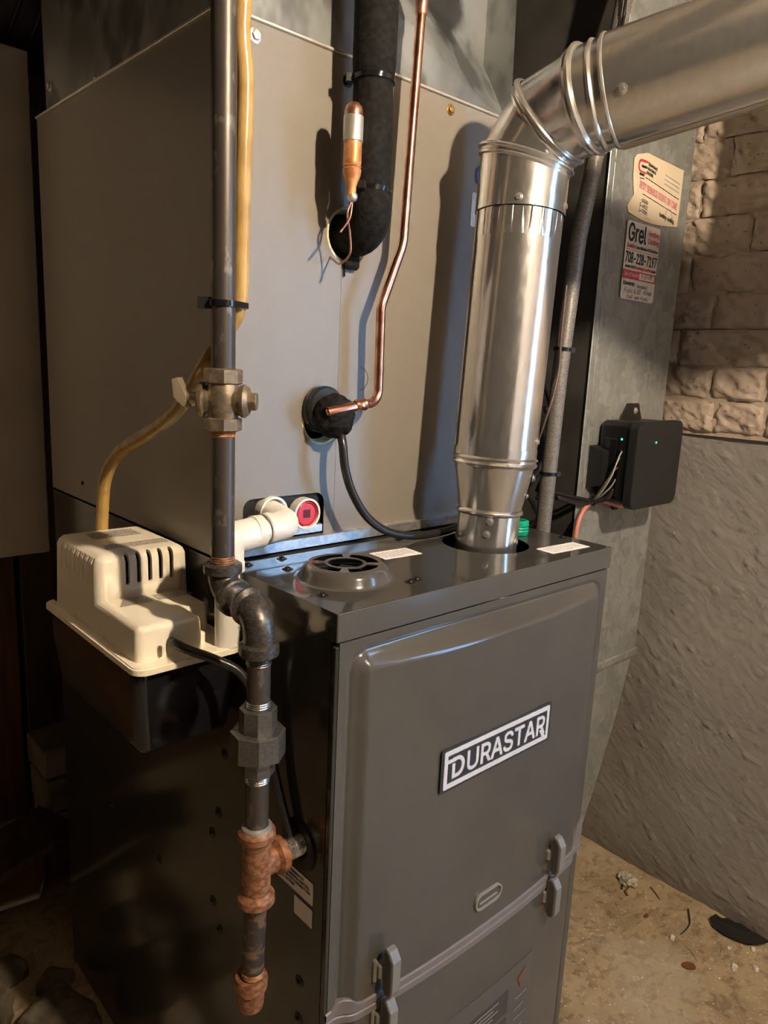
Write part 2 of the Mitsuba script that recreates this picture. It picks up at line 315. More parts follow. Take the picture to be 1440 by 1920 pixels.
# bare bulb on the ceiling, behind the photographer
lp = thing('ceiling_bulb', 'bare warm bulb in a porcelain holder under the joists', 'lamp')
bx, by, bz = BULB
obj(lp + '__holder', cat_(cyl((bx, by, 2.30), (bx, by, bz + .09), .005), lathe([(0, 0), (.016, 0), (.019, .03), (.022, .05), (.016, .07), (0, .07)], (bx, by, bz + .034), Z)), 'm_porcelain', 30)
scene[lp + '__bulb'] = {**mikit.ply(lathe([(0, -.027), (.009, -.025), (.016, -.019), (.0195, -.009), (.018, .004), (.012, .018), (.009, .034), (0, .034)], (bx, by, bz), Z), 'm_porcelain', smooth=40),
                        'emitter': {'type': 'area', 'radiance': rgb(np.array(BULB_COL) * BULB_POWER)}}

# ---------------------------------------------------------------- furnace
H, W, D = .86, .447, .71
fu = thing('furnace', 'glossy dark grey gas furnace cabinet with a black and white nameplate', 'furnace')
t = .0012
hole = Point(.042, .606).buffer(.0262)
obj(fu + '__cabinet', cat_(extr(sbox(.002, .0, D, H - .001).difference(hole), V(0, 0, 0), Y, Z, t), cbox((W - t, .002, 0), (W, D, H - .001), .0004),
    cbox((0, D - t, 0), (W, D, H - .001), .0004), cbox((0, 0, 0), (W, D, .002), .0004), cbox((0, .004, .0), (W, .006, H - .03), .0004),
    cbox((-.0012, -.006, .0), (.003, .0, H - .032), .0005)), 'm_paint_side_shade')
vc, fc = (.078, .080), (.322, .097)
top = sbox(-.001, -.006, W + .001, D).difference(Point(*vc).buffer(.036)).difference(Point(*fc).buffer(.055))
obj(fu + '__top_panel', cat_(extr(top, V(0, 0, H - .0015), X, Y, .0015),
    cbox((-.0015, -.007, H - .027), (-.0003, .19, H), .0003), cbox((W + .0003, -.007, H - .027), (W + .0015, D, H), .0003)), 'm_paint_top_shade')
obj(fu + '__top_panel__front_lip', cbox((-.0015, -.008, H - .027), (W + .0015, -.006, H), .0008), 'm_paint')
# pressed louver dome with slots
slots = Point(0, 0).buffer(.0378)
slots = slots.difference(Point(0, 0).buffer(.0182))
for a0, a1 in ((-30, 38), (60, 128), (150, 218), (240, 308)):
    arc = Polygon([(.0335 * math.cos(math.radians(a)), .0335 * math.sin(math.radians(a))) for a in np.linspace(a0, a1, 14)] + [(.0235 * math.cos(math.radians(a)), .0235 * math.sin(math.radians(a))) for a in np.linspace(a1, a0, 14)]).buffer(.0015)
    slots = slots.difference(arc)
dome = lathe([(.0525, 0), (.0490, .0010), (.0468, .0040), (.0450, .0085), (.0425, .0122), (.0398, .0143), (.0370, .0150)], (vc[0], vc[1], H), Z, 64)
obj(fu + '__vent_dome', cat_(dome, extr(slots, V(vc[0], vc[1], H + .0140), X, Y, .001)), 'm_paint', 35, label='round pressed vent dome with slots on the top panel')
obj(fu + '__vent_dome__motor', cat_(cyl((vc[0] - .012, vc[1] + .008, H - .06), (vc[0] - .012, vc[1] + .008, H - .005), .017, 24, .003), cyl((vc[0], vc[1], H - .07), (vc[0], vc[1], H - .055), .036)), 'm_latch')
obj(fu + '__flue_opening', cyl((fc[0], fc[1], H - .05), (fc[0], fc[1], H - .02), .056), 'm_black')
# doors
def crown(x):
    q = np.clip((.2235 - np.abs(x - .2235) - .020) / .20, 0, 1); return .0125 * (1 - (1 - q) ** 2.2)
def door(x0, x1, z0, z1, y0, rise, d0, d1, zb, zt):
    us = np.unique(np.concatenate([np.linspace(x0, x0 + .06, 44), np.linspace(x0 + .06, x1 - .06, 40), np.linspace(x1 - .06, x1, 44)]))
    vs = np.unique(np.concatenate([np.linspace(z0, z0 + .03, 12), np.linspace(z0 + .03, z1 - .06, 20), np.linspace(z1 - .06, z1, 48)]))
    cx, hx, hz, cz, r = (x0 + x1) / 2, (x1 - x0) / 2, (zt - zb) / 2, (zb + zt) / 2, .020
    def fn(x, z):
        qx, qz = np.abs(x - cx) - (hx - d0 - r), np.abs(z - cz) - (hz - d0 - r)
        s = np.hypot(np.maximum(qx, 0), np.maximum(qz, 0)) + np.minimum(np.maximum(qx, qz), 0) - r
        tt = np.clip(-s / (d1 - d0), 0, 1); tt = tt * tt * (3 - 2 * tt); y = y0 - rise * tt - crown(x) * tt + .0022 * np.exp(-((s - .001) / .0022) ** 2)
        return np.stack([x, y, z], -1)
    m = grid_mesh(us, vs, fn); rim = [cbox((x0, y0, z1 - .001), (x1, y0 + .006, z1), .0003), cbox((x0, y0, z0), (x0 + .001, y0 + .006, z1), .0003), cbox((x1 - .001, y0, z0), (x1, y0 + .006, z1), .0003)]
    return m, cat_(*rim)
a, b = door(.0035, W - .001, .4335, H - .029, -.006, .0075, .014, .031, .38, H - .029)
ud = obj(fu + '__upper_door', a, 'm_paint', True); obj(ud + '__door_edge', b, 'm_paint')
a, b = door(.0035, W - .001, .012, .4325, -.006, .0075, .014, .031, -.04, .49)
ld = obj(fu + '__lower_door', a, 'm_paint', True); obj(ld + '__door_edge', b, 'm_paint')
def strip(z0, z1, tabs):
    xs = np.linspace(.001, W + .002, 70); inn = np.clip((.2235 - np.abs(xs - .2235) - .012) / .02, 0, 1); inn = inn * inn * (3 - 2 * inn)
    yy = -.0065 - .0080 * inn - crown(xs)
    zt = z1 + (np.where((xs > .006) & (xs < .036), .0085 * np.minimum(np.clip((xs - .006) / .010, 0, 1), np.clip((.036 - xs) / .010, 0, 1)), 0) + np.clip((xs - W + .026) / .026, 0, 1) * .036 if tabs else 0)
    P = []
    for x, y, z_ in zip(xs, yy, np.broadcast_to(zt, xs.shape)): P.append([(x, y + .008, z0), (x, y, z0), (x, y - .0016, z0 + .001), (x, y - .0016, z_ - .001), (x, y, z_), (x, y + .008, z_)])
    P = np.array(P); k = len(xs); i, j = np.meshgrid(np.arange(k - 1), np.arange(6), indexing='ij'); i, j = i.ravel(), j.ravel(); q = (j + 1) % 6
    return trimesh.Trimesh(P.reshape(-1, 3), np.vstack([np.stack([i * 6 + j, (i + 1) * 6 + j, (i + 1) * 6 + q], 1), np.stack([i * 6 + j, (i + 1) * 6 + q, i * 6 + q], 1)]), process=False)
obj(fu + '__door_trim', strip(.4332, .4422, True), 'm_trim', 25, label='pale strip along the foot of the upper door')
obj(fu + '__door_trim', strip(.4230, .4322, False), 'm_trim', 25, label='pale strip along the head of the lower door')
def latch(x, z0, z1):
    prof = Polygon([(-.0255, z0 + .006), (-.0255, z1 - .006), (-.0285, z1), (-.034, z1 - .0015), (-.0405, z1 - .011), (-.0405, z0 + .009), (-.037, z0 + .0015), (-.030, z0)]).buffer(-.0012).buffer(.0012, quad_segs=4)
    m = extr(prof, V(x - .0052, 0, 0), Y, Z, .0104)
    k = obj(fu + '__latch', hull(np.vstack([extr(prof.buffer(-.0014), V(x - .0060, 0, 0), Y, Z, .0120).vertices, m.vertices])), 'm_latch', 20)
    obj(k + '__recess', extr(prof.buffer(-.0024).intersection(sbox(-.0372, 0, 1, 2)), V(x - .0063, 0, 0), Y, Z, .001), 'm_latch_face')
    obj(k + '__bracket', cat_(cbox((x - .0095, -.0262, z0 + .017), (x + .004, -.010, z1 - .021), .002), cbox((x - .013, -.0215, z0 + .012), (x - .0085, -.010, z1 - .017), .0015)), 'm_latch')
for x, z0, z1 in ((.064, .4465, .5015), (.064, .388, .4425), (.353, .4470, .5000), (.353, .3850, .4405)): latch(x, z0, z1)
# nameplate
np_ = fu + '__nameplate'; ex0, ex1, ez0, ez1, ye = .1265, .3165, .6440, .6930, -.0252
obj(np_, extr(rrect(ex0, ez0, ex1, ez1, .003), V(0, ye, 0), X, Z, .0012), 'm_ink', label='black nameplate reading DURASTAR in white')
fr = rrect(ex0 + .004, ez0 + .003, ex1 - .004, ez1 - .003, .002).difference(sbox(ex0 + .0095, ez0 + .0085, ex1 - .0085, ez1 - .0085))
fr = fr.union(sbox(ex0 + .006, ez1 - .0175, ex0 + .022, ez1 - .0135)).union(Polygon([(ex1 - .022, ez0 + .018), (ex1 - .017, ez0 + .018), (ex1 - .008, ez0 + .006), (ex1 - .014, ez0 + .006)]))
obj(np_ + '__border', extr(fr, V(0, ye - .0012, 0), X, Z, .0006), 'm_chrome_print')
def dshape():
    o = Polygon([(0, 0), (.0090, 0)] + [(.0090 + .0105 * math.sin(q), .0118 - .0118 * math.cos(q)) for q in np.linspace(0, math.pi, 16)] + [(0, .0236), (0, .0196), (.0085, .0196)] + [(.0085 + .0062 * math.sin(q), .0118 + .0078 * math.cos(q)) for q in np.linspace(0, math.pi, 14)] + [(.0045, .0042), (.0045, .0168), (0, .0168)])
    return o.buffer(0)
obj(np_ + '__lettering', cat_(extr(dshape(), V(ex0 + .0165, ye - .0012, ez0 + .0125), X, Z, .0006), text('URASTAR', .0225, V(ex0 + .0400, ye - .0012, ez0 + .0130), X, Z, width=.139, bold=True, d=.0006)), 'm_chrome_print')
# sight glass
sg = fu + '__sight_glass'
ov = rrect(-.0235, -.0105, .0235, .0105, .0104)
obj(sg, extr(ov.difference(ov.buffer(-.0022)), V(.222, -.0262, .4770), X, Z, .003), 'm_glass_ring', label='small oval sight window with a bright rim')
obj(sg + '__pane', extr(ov.buffer(-.002), V(.222, -.0262, .4770), X, Z, .0012), 'm_latch_face')
obj(sg + '__bar', extr(rrect(-.016, -.0030, .016, -.0012, .0008), V(.222, -.0268, .4770), X, Z, .0016), 'm_glass_ring')
# warning label on the lower door
wl, yw = ld + '__warning_label', -.0268
def bend(m):
    m = m.copy(); m = m.subdivide_to_size(.02); m.vertices[:, 1] += .0268 - .0137 - crown(m.vertices[:, 0]); return m
obj(wl, bend(extr(rrect(.085, .065, .334, .340, .003), V(0, yw, 0), X, Z, .0005)), 'm_label_grey', 25, label='dark printed warning label')
obj(wl + '__print', cat_(*[bend(extr(sbox(.185, z, .282, z + h), V(0, yw - .0005, 0), X, Z, .0004)) for z, h in ((.278, .034), (.215, .056), (.14, .066))]), 'm_case_dark', 25, kind='stuff')
obj(wl + '__symbol', bend(extr(Point(.190, .300).buffer(.0145).difference(Point(.190, .300).buffer(.010)), V(0, yw - .0011, 0), X, Z, .0004)), 'm_rust_flat')
obj(wl + '__symbol', bend(extr(Point(.135, .290).buffer(.016), V(0, yw - .0011, 0), X, Z, .0004)), 'm_rust_flat')
obj(wl + '__symbol', bend(extr(Polygon([(.300, .316), (.316, .326), (.309, .298)]), V(0, yw - .0011, 0), X, Z, .0004)), 'm_rust_flat')
obj(wl + '__lettering', bend(bars([(.305 - .006 * k, .19, .275) for k in range(3)] + [(.258 - .006 * k, .19, .275) for k in range(5)] + [(.29 - .016 * k, .296, .326) for k in range(9)], V(0, yw - .0011, 0), X, Z, Y, .0016, 3) if False else cat_(*[extr(sbox(x0, z, x1, z + .0016), V(0, yw - .0011, 0), X, Z, .0004) for z, x0, x1 in [(.305 - .006 * k, .19, .262 - .01 * (k % 2)) for k in range(4)] + [(.262 - .0065 * k, .19, .276 - .014 * (k % 3)) for k in range(7)] + [(.286 - .016 * k, .298, .324 - .006 * (k % 2)) for k in range(9)]])), 'm_ink_grey', kind='stuff')
# stickers on the top panel and on the side
def label_top(pts, seed, rows):
    P = [np.array(p) for p in pts]; U = unit(P[1] - P[0]); Vv = unit(np.cross(Z, U)); L, h = np.linalg.norm(P[1] - P[0]), abs(np.dot(P[3] - P[0], Vv))
    k = obj(fu + '__sticker', extr(rrect(0, 0, L, h, .0012), V(*P[0]), U, Vv, .0004), 'm_white', label='white printed sticker on the top panel')
    obj(k + '__print', bars([(h * (.16 + .72 * i / rows), L * .08, L * (.92 if i else .6)) for i in range(rows)], P[0] + Z * .0004, U, Vv, Z, h * .035, seed), 'm_ink_faded', kind='stuff')
label_top([(.158, .106, H), (.214, .102, H), None or (.221, .135, H), (.163, .137, H)], 1, 6)
label_top([(.350, .014, H), (.424, .009, H), (.430, .034, H), (.356, .041, H)], 2, 4)
k = obj(fu + '__sticker', extr(rrect(0, 0, .062, .025, .002), V(-.0004, .079, .551), -Y, Z, .0004), 'm_white', label='white wrench instruction sticker on the left side')
obj(k + '__print', cat_(*[text(s, .0028, V(-.0008, .074 - dy, z), -Y, Z) for s, dy, z in (('BACK UP WRENCH TO', 0, .5702), ('AVOID TURNING CONTROL', 0, .5655), ('DURING PIPE CONNECTION', 0, .5608), ('MAX 1/2 PSIG', 0, .5560))]), 'm_ink')
obj(fu + '__sticker', extr(rrect(0, 0, .030, .0205, .001), V(-.0004, .0475, .5255), -Y, Z, .0004), 'm_white', label='small blank white sticker low on the left side')
for x, y in ((.018, .170), (.063, .172), (.020, .043), (.121, .0275), (.133, .0305), (.437, .060), (.241, .172), (.044, .134)):
    screw(fu + '__screw', (x, y, H), Z, .0038, 'm_black', True, False, .0034)
for y, z in ((.186, .639), (.199, .559), (.214, .525), (.212, .434), (.196, .405), (.355, .408), (.036, .451), (.036, .406), (.515, .408)):
    screw(fu + '__screw', (-.0001, y, z), -X, .0042, 'm_black', True, False, .0034)
gr = obj(fu + '__grommet', lathe([(.012, -.002), (.0265, -.002), (.0265, .0022), (.022, .003), (.014, .001), (.012, -.002)], (0, .042, .606), -X, 40), 'm_black', 30, label='black rubber grommet round the gas inlet')
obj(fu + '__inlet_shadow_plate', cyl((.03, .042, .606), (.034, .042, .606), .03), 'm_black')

# ---------------------------------------------------------------- evaporator coil case on the furnace
cc = thing('coil_case', 'large grey sheet metal coil case standing on the back of the furnace top', 'coil case')
CX, CY0, CY1, CZ0, CZ1 = .447, .200, .713, .8625, 1.399
cut = rrect(.030, .8685, .1415, .9245, .012).union(sbox(.030, .866, .1415, .885))
holes = [Point(.165, 1.217).buffer(.0305), Point(.136, 1.010).buffer(.0295)]
front = sbox(0, CZ0 + .012, CX, CZ1).difference(cut)
for h_ in holes: front = front.difference(h_)
def fpoly(p, y, d): return extr(p, V(0, y, 0), X, Z, d)      # d > 0 grows towards the viewer
obj(cc + '__front_panel', cat_(fpoly(front.intersection(sbox(0, 0, .1567, 3)), CY0 + .001, .001), fpoly(front.intersection(sbox(.1572, 0, 1, 3)), CY0 + .0012, .001)), 'm_case', label='satin grey front panel')
obj(cc + '__seam', cat_(fpoly(sbox(.1566, CZ0 + .013, .1574, 1.185), CY0 + .0011, .0005)), 'm_case_dark')
obj(cc + '__side_panel', cat_(cbox((0, CY0 + .0012, CZ0), (.0012, CY1, CZ1), .0004), cbox((CX - .0012, CY0 + .0012, CZ0), (CX, CY1, CZ1), .0004), cbox((0, CY1 - .0012, CZ0), (CX, CY1, CZ1), .0004)), 'm_case')
obj(cc + '__top_flange', cat_(cbox((-.002, CY0 - .0025, CZ1 - .001), (CX + .002, CY0 + .002, CZ1 + .0022), .0006), cbox((-.0025, CY0, CZ1 - .001), (.0015, CY1, CZ1 + .0022), .0006)), 'm_solder', label='thin bright lip along the top edge')
obj(cc + '__bottom_flange', cat_(cbox((.002, CY0 - .010, CZ0), (CX, CY0 - .0085, CZ0 + .012), .0004), cbox((.002, CY0 - .010, CZ0 + .0105), (CX, CY0 + .002, CZ0 + .012), .0004)), 'm_flange', label='galvanised lip along the foot of the case')
obj(cc + '__drain_lip', cat_(cbox((.046, CY0 - .003, .8775), (.138, CY0 - .0016, .8865), .0004), cbox((.046, CY0 - .003, .8855), (.138, CY0 + .008, .887), .0004)), 'm_flange')
dp = obj(cc + '__drain_plate', cbox((.026, CY0 + .006, .8635), (.1455, CY0 + .009, .93), .0005), 'm_black_satin', label='black plate with the drain ports')
def port(px, pz, m_in, r, key):
    k = obj(dp + '__' + key, lathe([(r, 0), (r, .012), (r * .86, .012), (r * .84, .002), (0, .002)], (px, CY0 + .006, pz), -Y, 36), 'm_pvc', 30)
    return k
port(.067, .9075, None, .0185, 'port'); port(.1135, .9015, None, .0185, 'port')
obj(dp + '__plug', lathe([(0, 0), (.0146, 0), (.0146, .0085), (.0132, .0095), (.0122, .0080), (0, .0080)], (.1135, CY0 + .004, .9015), -Y, 32), 'm_red_plug', 30, label='red plug in the right drain port')
obj(dp + '__plug__socket', fpoly(sbox(-.0047, -.0047, .0047, .0047), 0, .0006).apply_translation([.1135, CY0 - .0040, .9015]), 'm_plug_hole')
for ins_ in [lathe([(r_, -.004), (r_ + .0002, 0), (r_ - .003, .0005), (r_ - .006, -.012)], (x_, CY0 + .001, z_), -Y, 32) for x_, z_, r_ in ((.165, 1.217, .0305), (.136, 1.010, .0295))]: obj(cc + '__insulation', ins_, 'm_fiberglass', 40, label='yellow fibreglass showing at a pipe hole')
obj(cc + '__knockout', fpoly(Point(.190, 1.058).buffer(.0135).difference(Point(.190, 1.058).buffer(.0128)).intersection(sbox(.191, 1, .3, 1.1)), CY0 + .0002, .0004), 'm_case_dark')
screw(cc + '__screw', (.040, CY0, 1.385), -Y, .0048, 'm_solder'); screw(cc + '__screw', (.320, CY0, 1.386), -Y, .0042, 'm_brass_screw', label='brass coloured screw')
screw(cc + '__screw', (.157, CY0, 1.375), -Y, .0042, 'm_black')
screw(cc + '__screw', (0, .585, .888), -X, .003, 'm_black', False, False)
bd = obj(cc + '__badge', cat_(fpoly(Point(.386, 1.322).buffer(.0135).difference(Point(.386, 1.322).buffer(.0085)), CY0, .0006)), 'm_ink_blue', label='blue round mark half hidden by the flue')
obj(cc + '__sticker', fpoly(rrect(.369, 1.258, .43, 1.300, .002), CY0, .0005), 'm_white', label='white sticker mostly hidden by the flue')

# ---------------------------------------------------------------- plenum above the case
pl = thing('supply_plenum', 'mottled galvanised plenum sitting on top of the grey coil case', 'duct')
def quad(a, b, c, d): return trimesh.Trimesh(np.array([a, b, c, d], float), [[0, 1, 2], [0, 2, 3]], process=False)
px0, px1, py0, py1, pz0, pz1 = .004, .441, CY0 + .004, CY1 - .03, CZ1 + .0022, 2.10
def front_fn(x, z):
    fold = np.maximum(0, (x - .216) - (1.474 - z) * 2.75); wv = .0012 * nfbm(x, z, 0 * x, 6, 3, 21)
    y = py0 + .22 * np.clip(fold, 0, .25) - .022 * np.clip((.125 - x) / .02 - (z - 1.40) * 2.2, 0, 1) * np.clip((z - CZ1) / .05, 0, 1) * 0 + wv
    return np.stack([x, y, z], -1)
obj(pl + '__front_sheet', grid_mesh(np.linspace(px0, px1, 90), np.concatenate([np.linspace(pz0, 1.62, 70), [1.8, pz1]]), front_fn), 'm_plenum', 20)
obj(pl + '__side_sheet', cat_(quad((px0, py1, pz0), (px0, py0, pz0), (px0, py0, pz1), (px0, py1 + .02, pz1)), quad((px1, py0, pz0), (px1, py1, pz0), (px1, py1, pz1), (px1, py0 + .02, pz1)), quad((px1, py1, pz0), (px0, py1, pz0), (px0, py1 + .02, pz1), (px1, py1, pz1))), 'm_plenum')
obj(pl + '__patch', fpoly(Polygon([(px0, pz0), (.131, pz0), (.100, 1.56), (px0, 1.56)]), py0 - .0008, .001), 'm_plenum')
for y, z in ((.665, 1.432), (.50, 1.404)): screw(pl + '__screw', (px0, y, z), -X, .0042, 'm_solder')

# ---------------------------------------------------------------- return air duct at the right
rd = thing('return_duct', 'tall spangled galvanised return duct against the painted wall, with two service stickers', 'duct')
dx0, dx1, dy0, dy1, dz = .683, .948, .200, .62, .534
R = np.array
obj(rd + '__front_sheet', grid_mesh(np.linspace(dx0, dx1, 24), np.linspace(dz, 2.1, 60), lambda x, z: np.stack([x, dy0 + .002 * nfbm(x, z, 0 * x, 7, 2, 31), z], -1)), 'm_galv', True)
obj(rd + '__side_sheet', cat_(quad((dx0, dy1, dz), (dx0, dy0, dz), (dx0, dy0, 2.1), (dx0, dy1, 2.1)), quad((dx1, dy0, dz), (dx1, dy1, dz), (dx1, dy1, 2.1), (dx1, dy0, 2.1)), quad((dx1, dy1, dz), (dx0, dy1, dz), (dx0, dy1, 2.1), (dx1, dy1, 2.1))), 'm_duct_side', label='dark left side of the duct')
obj(rd + '__corner_seam', cat_(cbox((dx0 - .004, dy0 - .003, dz), (dx0 + .010, dy0 + .0, 2.1), .0012), cbox((dx0 + .013, dy0 - .0016, dz), (dx0 + .015, dy0 + .0, 2.1), .0006)), 'm_galv')
obj(rd + '__drive_cleat', cat_(cbox((dx0 - .004, dy0 - .005, dz - .010), (dx1 + .002, dy0 + .001, dz + .006), .002), cbox((.803, dy0 - .007, dz - .012), (.806, dy0 + .001, dz + .008), .001)), 'm_galv', label='folded cleat joining the duct to its elbow')
curve = [(dx1 - .006, dz - .008), (.934, .50), (.921, .45), (.905, .40), (.884, .345), (.855, .27), (.820, .19), (.770, .12), (.70, .07), (.60, .05), (W + .004, .045), (W + .004, .42), (.62, .43), (.68, .48), (dx0, dz - .008)]
cv = smooth_path(curve[:11], 5)[:, :2] if False else np.array(curve[:11])
obj(rd + '__elbow', extr(Polygon(curve), V(0, dy0 + .002, 0), X, Z, -.40), 'm_galv', label='radius elbow sweeping towards the foot of the furnace')
screw(rd + '__screw', (.698, dy0, 1.405), -Y, .004, 'm_solder')
# upper, older service sticker
def on_duct(x, z, y=dy0 - .0006): return V(x, y, z)
s1 = rd + '__old_sticker'; yS = dy0 - .0055
shape = Polygon([(.749, 1.3365), (.742, 1.345), (.760, 1.366), (.752, 1.39), (.750, 1.418), (.757, 1.426), (.789, 1.4345), (.916, 1.432), (.9145, 1.3375), (.835, 1.330), (.79, 1.331)])
def s_fn(p): return p
obj(s1, extr(shape, V(0, yS + .004, 0), X, Z, .0006), 'm_paper', label='yellowed paper service sticker with a folded left edge, upper of the two')
sy = yS + .0034
def rule(x0, z0, x1, z1, w=.0012): d = unit(V(x1 - x0, z1 - z0)); n_ = V(-d[1], d[0]) * w / 2; return Polygon([(x0 + n_[0], z0 + n_[1]), (x1 + n_[0], z1 + n_[1]), (x1 - n_[0], z1 - n_[1]), (x0 - n_[0], z0 - n_[1])])
obj(s1 + '__rules', cat_(*[extr(p, V(0, sy, 0), X, Z, .0003) for p in (rule(.790, 1.397, .908, 1.383), rule(.786, 1.371, .907, 1.357), rule(.772, 1.393, .786, 1.394))]), 'm_ink')
uu, vv = unit(V(1, 0, -.11)), Z
ring = [(.784 - .011 - .010 * math.sin(q), 1.4115 + .010 * math.cos(q)) for q in np.linspace(0, math.pi, 14)]
cshape = Polygon([(.792, 1.4225)] + [(x, z + .0005) for x, z in ring] + [(.790, 1.4015), (.790, 1.4045)] + [(.773 - .006 * math.sin(q), 1.4115 - .0065 * math.cos(q)) for q in np.linspace(0, math.pi, 12)] + [(.792, 1.4190)]).buffer(0)
obj(s1 + '__logo', cat_(extr(cshape, V(0, sy, 0), X, Z, .0003)), 'm_ink_red')
obj(s1 + '__logo_bars', cat_(extr(sbox(.774, 1.4100, .791, 1.4137), V(0, sy, 0), X, Z, .0003), extr(sbox(.770, 1.3975, .785, 1.4010), V(0, sy, 0), X, Z, .0003)), 'm_ink')
obj(s1 + '__print', cat_(text('Standard', .0055, V(.794, sy - .0003, 1.4165), uu, Z, width=.030), text('HEATING &', .0045, V(.793, sy - .0003, 1.4095), uu, Z, width=.028), text('COOLING', .0045, V(.791, sy - .0003, 1.4030), uu, Z, width=.022),
    text('-6000', .006, V(.781, sy, 1.3590), uu, Z, width=.025), text('3-4022', .006, V(.780, sy, 1.3510), uu, Z, width=.026), text('1-7700', .006, V(.780, sy, 1.3430), uu, Z, width=.026), text('heating-cooling', .0065, V(.848, sy, 1.3460), unit(V(1, 0, -.10)), Z, width=.052, bold=True)), 'm_ink')
obj(s1 + '__fine_print', bars([(1.411, .853, .908), (1.4045, .853, .906), (1.398, .853, .906)], V(0, sy, 0), uu, Z, Y, .0022, 5) if False else cat_(*[extr(rule(.853, z, .907, z - .0055, .0021), V(0, sy, 0), X, Z, .0003) for z in (1.413, 1.406, 1.399)], extr(Polygon([(.866, 1.3505), (.872, 1.362), (.885, 1.3625), (.896, 1.348)]).difference(Polygon([(.868, 1.351), (.8735, 1.360), (.884, 1.3605), (.893, 1.349)])), V(0, sy, 0), X, Z, .0003)), 'm_ink_faded')
obj(s1 + '__slogan', text('BEST SERVICE RIGHT ON TIME', .0105, V(.773, sy - .0003, 1.3790), uu, Z, width=.133, bold=True), 'm_ink_pink')
# lower sticker
s2 = rd + '__service_sticker'; sy = dy0 - .0034
bx0, bx1, bz0, bz1 = .748, .857, 1.2015, 1.3255
obj(s2, extr(rrect(bx0, bz0, bx1, bz1, .006), V(0, dy0 - .0025, 0), X, Z, .0006), 'm_white', label='white service sticker with red band, below the yellowed one')
obj(s2 + '__print', cat_(text('Grel', .027, V(.753, sy, 1.2945), X, Z, width=.058, bold=True), text('Installation & Service', .0052, V(.782, sy, 1.2840), X, Z, width=.072), text('708-228-7197', .0165, V(.7515, sy, 1.2605), X, Z, width=.102, bold=True),
    text('www.Grel', .0052, V(.753, sy, 1.2520), X, Z, width=.029), text('.com', .0052, V(.842, sy, 1.2520), X, Z, width=.012), text('Comments:', .0065, V(.752, sy, 1.2245), X, Z, width=.038)), 'm_ink')
obj(s2 + '__red_print', cat_(text('Heating', .0085, V(.8175, sy, 1.3090), X, Z, width=.036), text('Cooling', .0085, V(.8175, sy, 1.2970), X, Z, width=.036), text('Quality', .0062, V(.753, sy, 1.2840), X, Z, width=.026), text('HeatingCooling', .0052, V(.783, sy, 1.2520), X, Z, width=.058),
    extr(sbox(.7515, 1.2805, .855, 1.2812), V(0, sy + .0004, 0), X, Z, .0004)), 'm_ink_red')
obj(s2 + '__band', extr(sbox(bx0, 1.2345, bx1, 1.2485).difference(sbox(.801, 1.2365, .8535, 1.2467)), V(0, sy + .0003, 0), X, Z, .0004), 'm_ink_red')
obj(s2 + '__band__lettering', text('Date of service', .0068, V(.752, sy - .0003, 1.2390), X, Z, width=.046), 'm_white')
obj(s2 + '__handwriting', cat_(text('9-17-19', .0072, V(.807, sy, 1.2385), unit(V(1, 0, .03)), unit(V(.25, 0, 1)), width=.036), text('installed', .0062, V(.797, sy, 1.2225), X, unit(V(.3, 0, 1)), width=.032),
    text('Furn', .0075, V(.757, sy, 1.2125), X, unit(V(.3, 0, 1)), width=.026), text('& III', .0075, V(.789, sy, 1.2125), X, unit(V(.2, 0, 1)), width=.022), text('+Evap', .0075, V(.818, sy, 1.2140), X, unit(V(.3, 0, 1)), width=.030),
    text('Coil', .0062, V(.767, sy, 1.2035), X, unit(V(.3, 0, 1)), width=.018), text('wtr Furn', .0062, V(.792, sy, 1.2035), X, unit(V(.3, 0, 1)), width=.044)), 'm_ink_grey')

# ---------------------------------------------------------------- flue
fl = thing('flue_pipe', 'shiny galvanised flue rising from the furnace top and bending towards the upper right', 'flue pipe')
F0 = V(.322, .097, .835); R1 = V(.347, .100, 1.316); ax = unit(R1 - F0)
def fz(z): return F0 + ax * ((z - F0[2]) / ax[2])
def ring_prof(r, segs): return segs
def crimped(P, axis, r, L, n=96, waves=18, amp=.0022):
    u, v, w = frame(axis); ang = np.arange(n) * 2 * math.pi / n; us = np.linspace(0, L, 8); vs = []
    for h in us:
        a_ = amp * (1 - h / L) ; rr = r - a_ * (.5 + .5 * np.cos(waves * ang)) ** 3
        vs.append(P + w * h + rr[:, None] * (np.cos(ang)[:, None] * u + np.sin(ang)[:, None] * v))
    i, j = np.meshgrid(np.arange(7), np.arange(n), indexing='ij'); i, j = i.ravel(), j.ravel(); k = (j + 1) % n
    return trimesh.Trimesh(np.vstack(vs), np.vstack([np.stack([i * n + j, i * n + k, (i + 1) * n + k], 1), np.stack([i * n + j, (i + 1) * n + k, (i + 1) * n + j], 1)]), process=False)
rb, rp = .0390, .0508
def seg(za, zb): return np.linalg.norm(fz(zb) - fz(za))
LL = lambda z: seg(.835, z)
obj(fl + '__base_collar', lathe([(rb, 0), (rb, LL(.8985)), (rb + .001, LL(.8995))], F0, ax, 72), 'm_steel', 35)
obj(fl + '__reducer', lathe([(rb + .001, LL(.8992)), (rb + .0032, LL(.901)), (rb + .0035, LL(.903)), (rb + .0025, LL(.905)), (rb + .0008, LL(.9065)), (rb + .0012, LL(.909)), (rp - .0015, LL(.957)), (rp - .0005, LL(.9595)),
    (rp + .0012, LL(.960)), (rp + .0028, LL(.9625)), (rp + .0012, LL(.965)), (rp + .0002, LL(.9665)), (rp + .0030, LL(.969)), (rp + .0005, LL(.9715)), (rp + .0008, LL(.9815)), (rp - .0008, LL(.9815))], F0, ax, 84), 'm_steel', 28, label='tapered reducer between the collar and the wide pipe')
body = lathe([(rp, LL(.981)), (rp, LL(1.235)), (rp, LL(1.256))], F0, ax, 84)
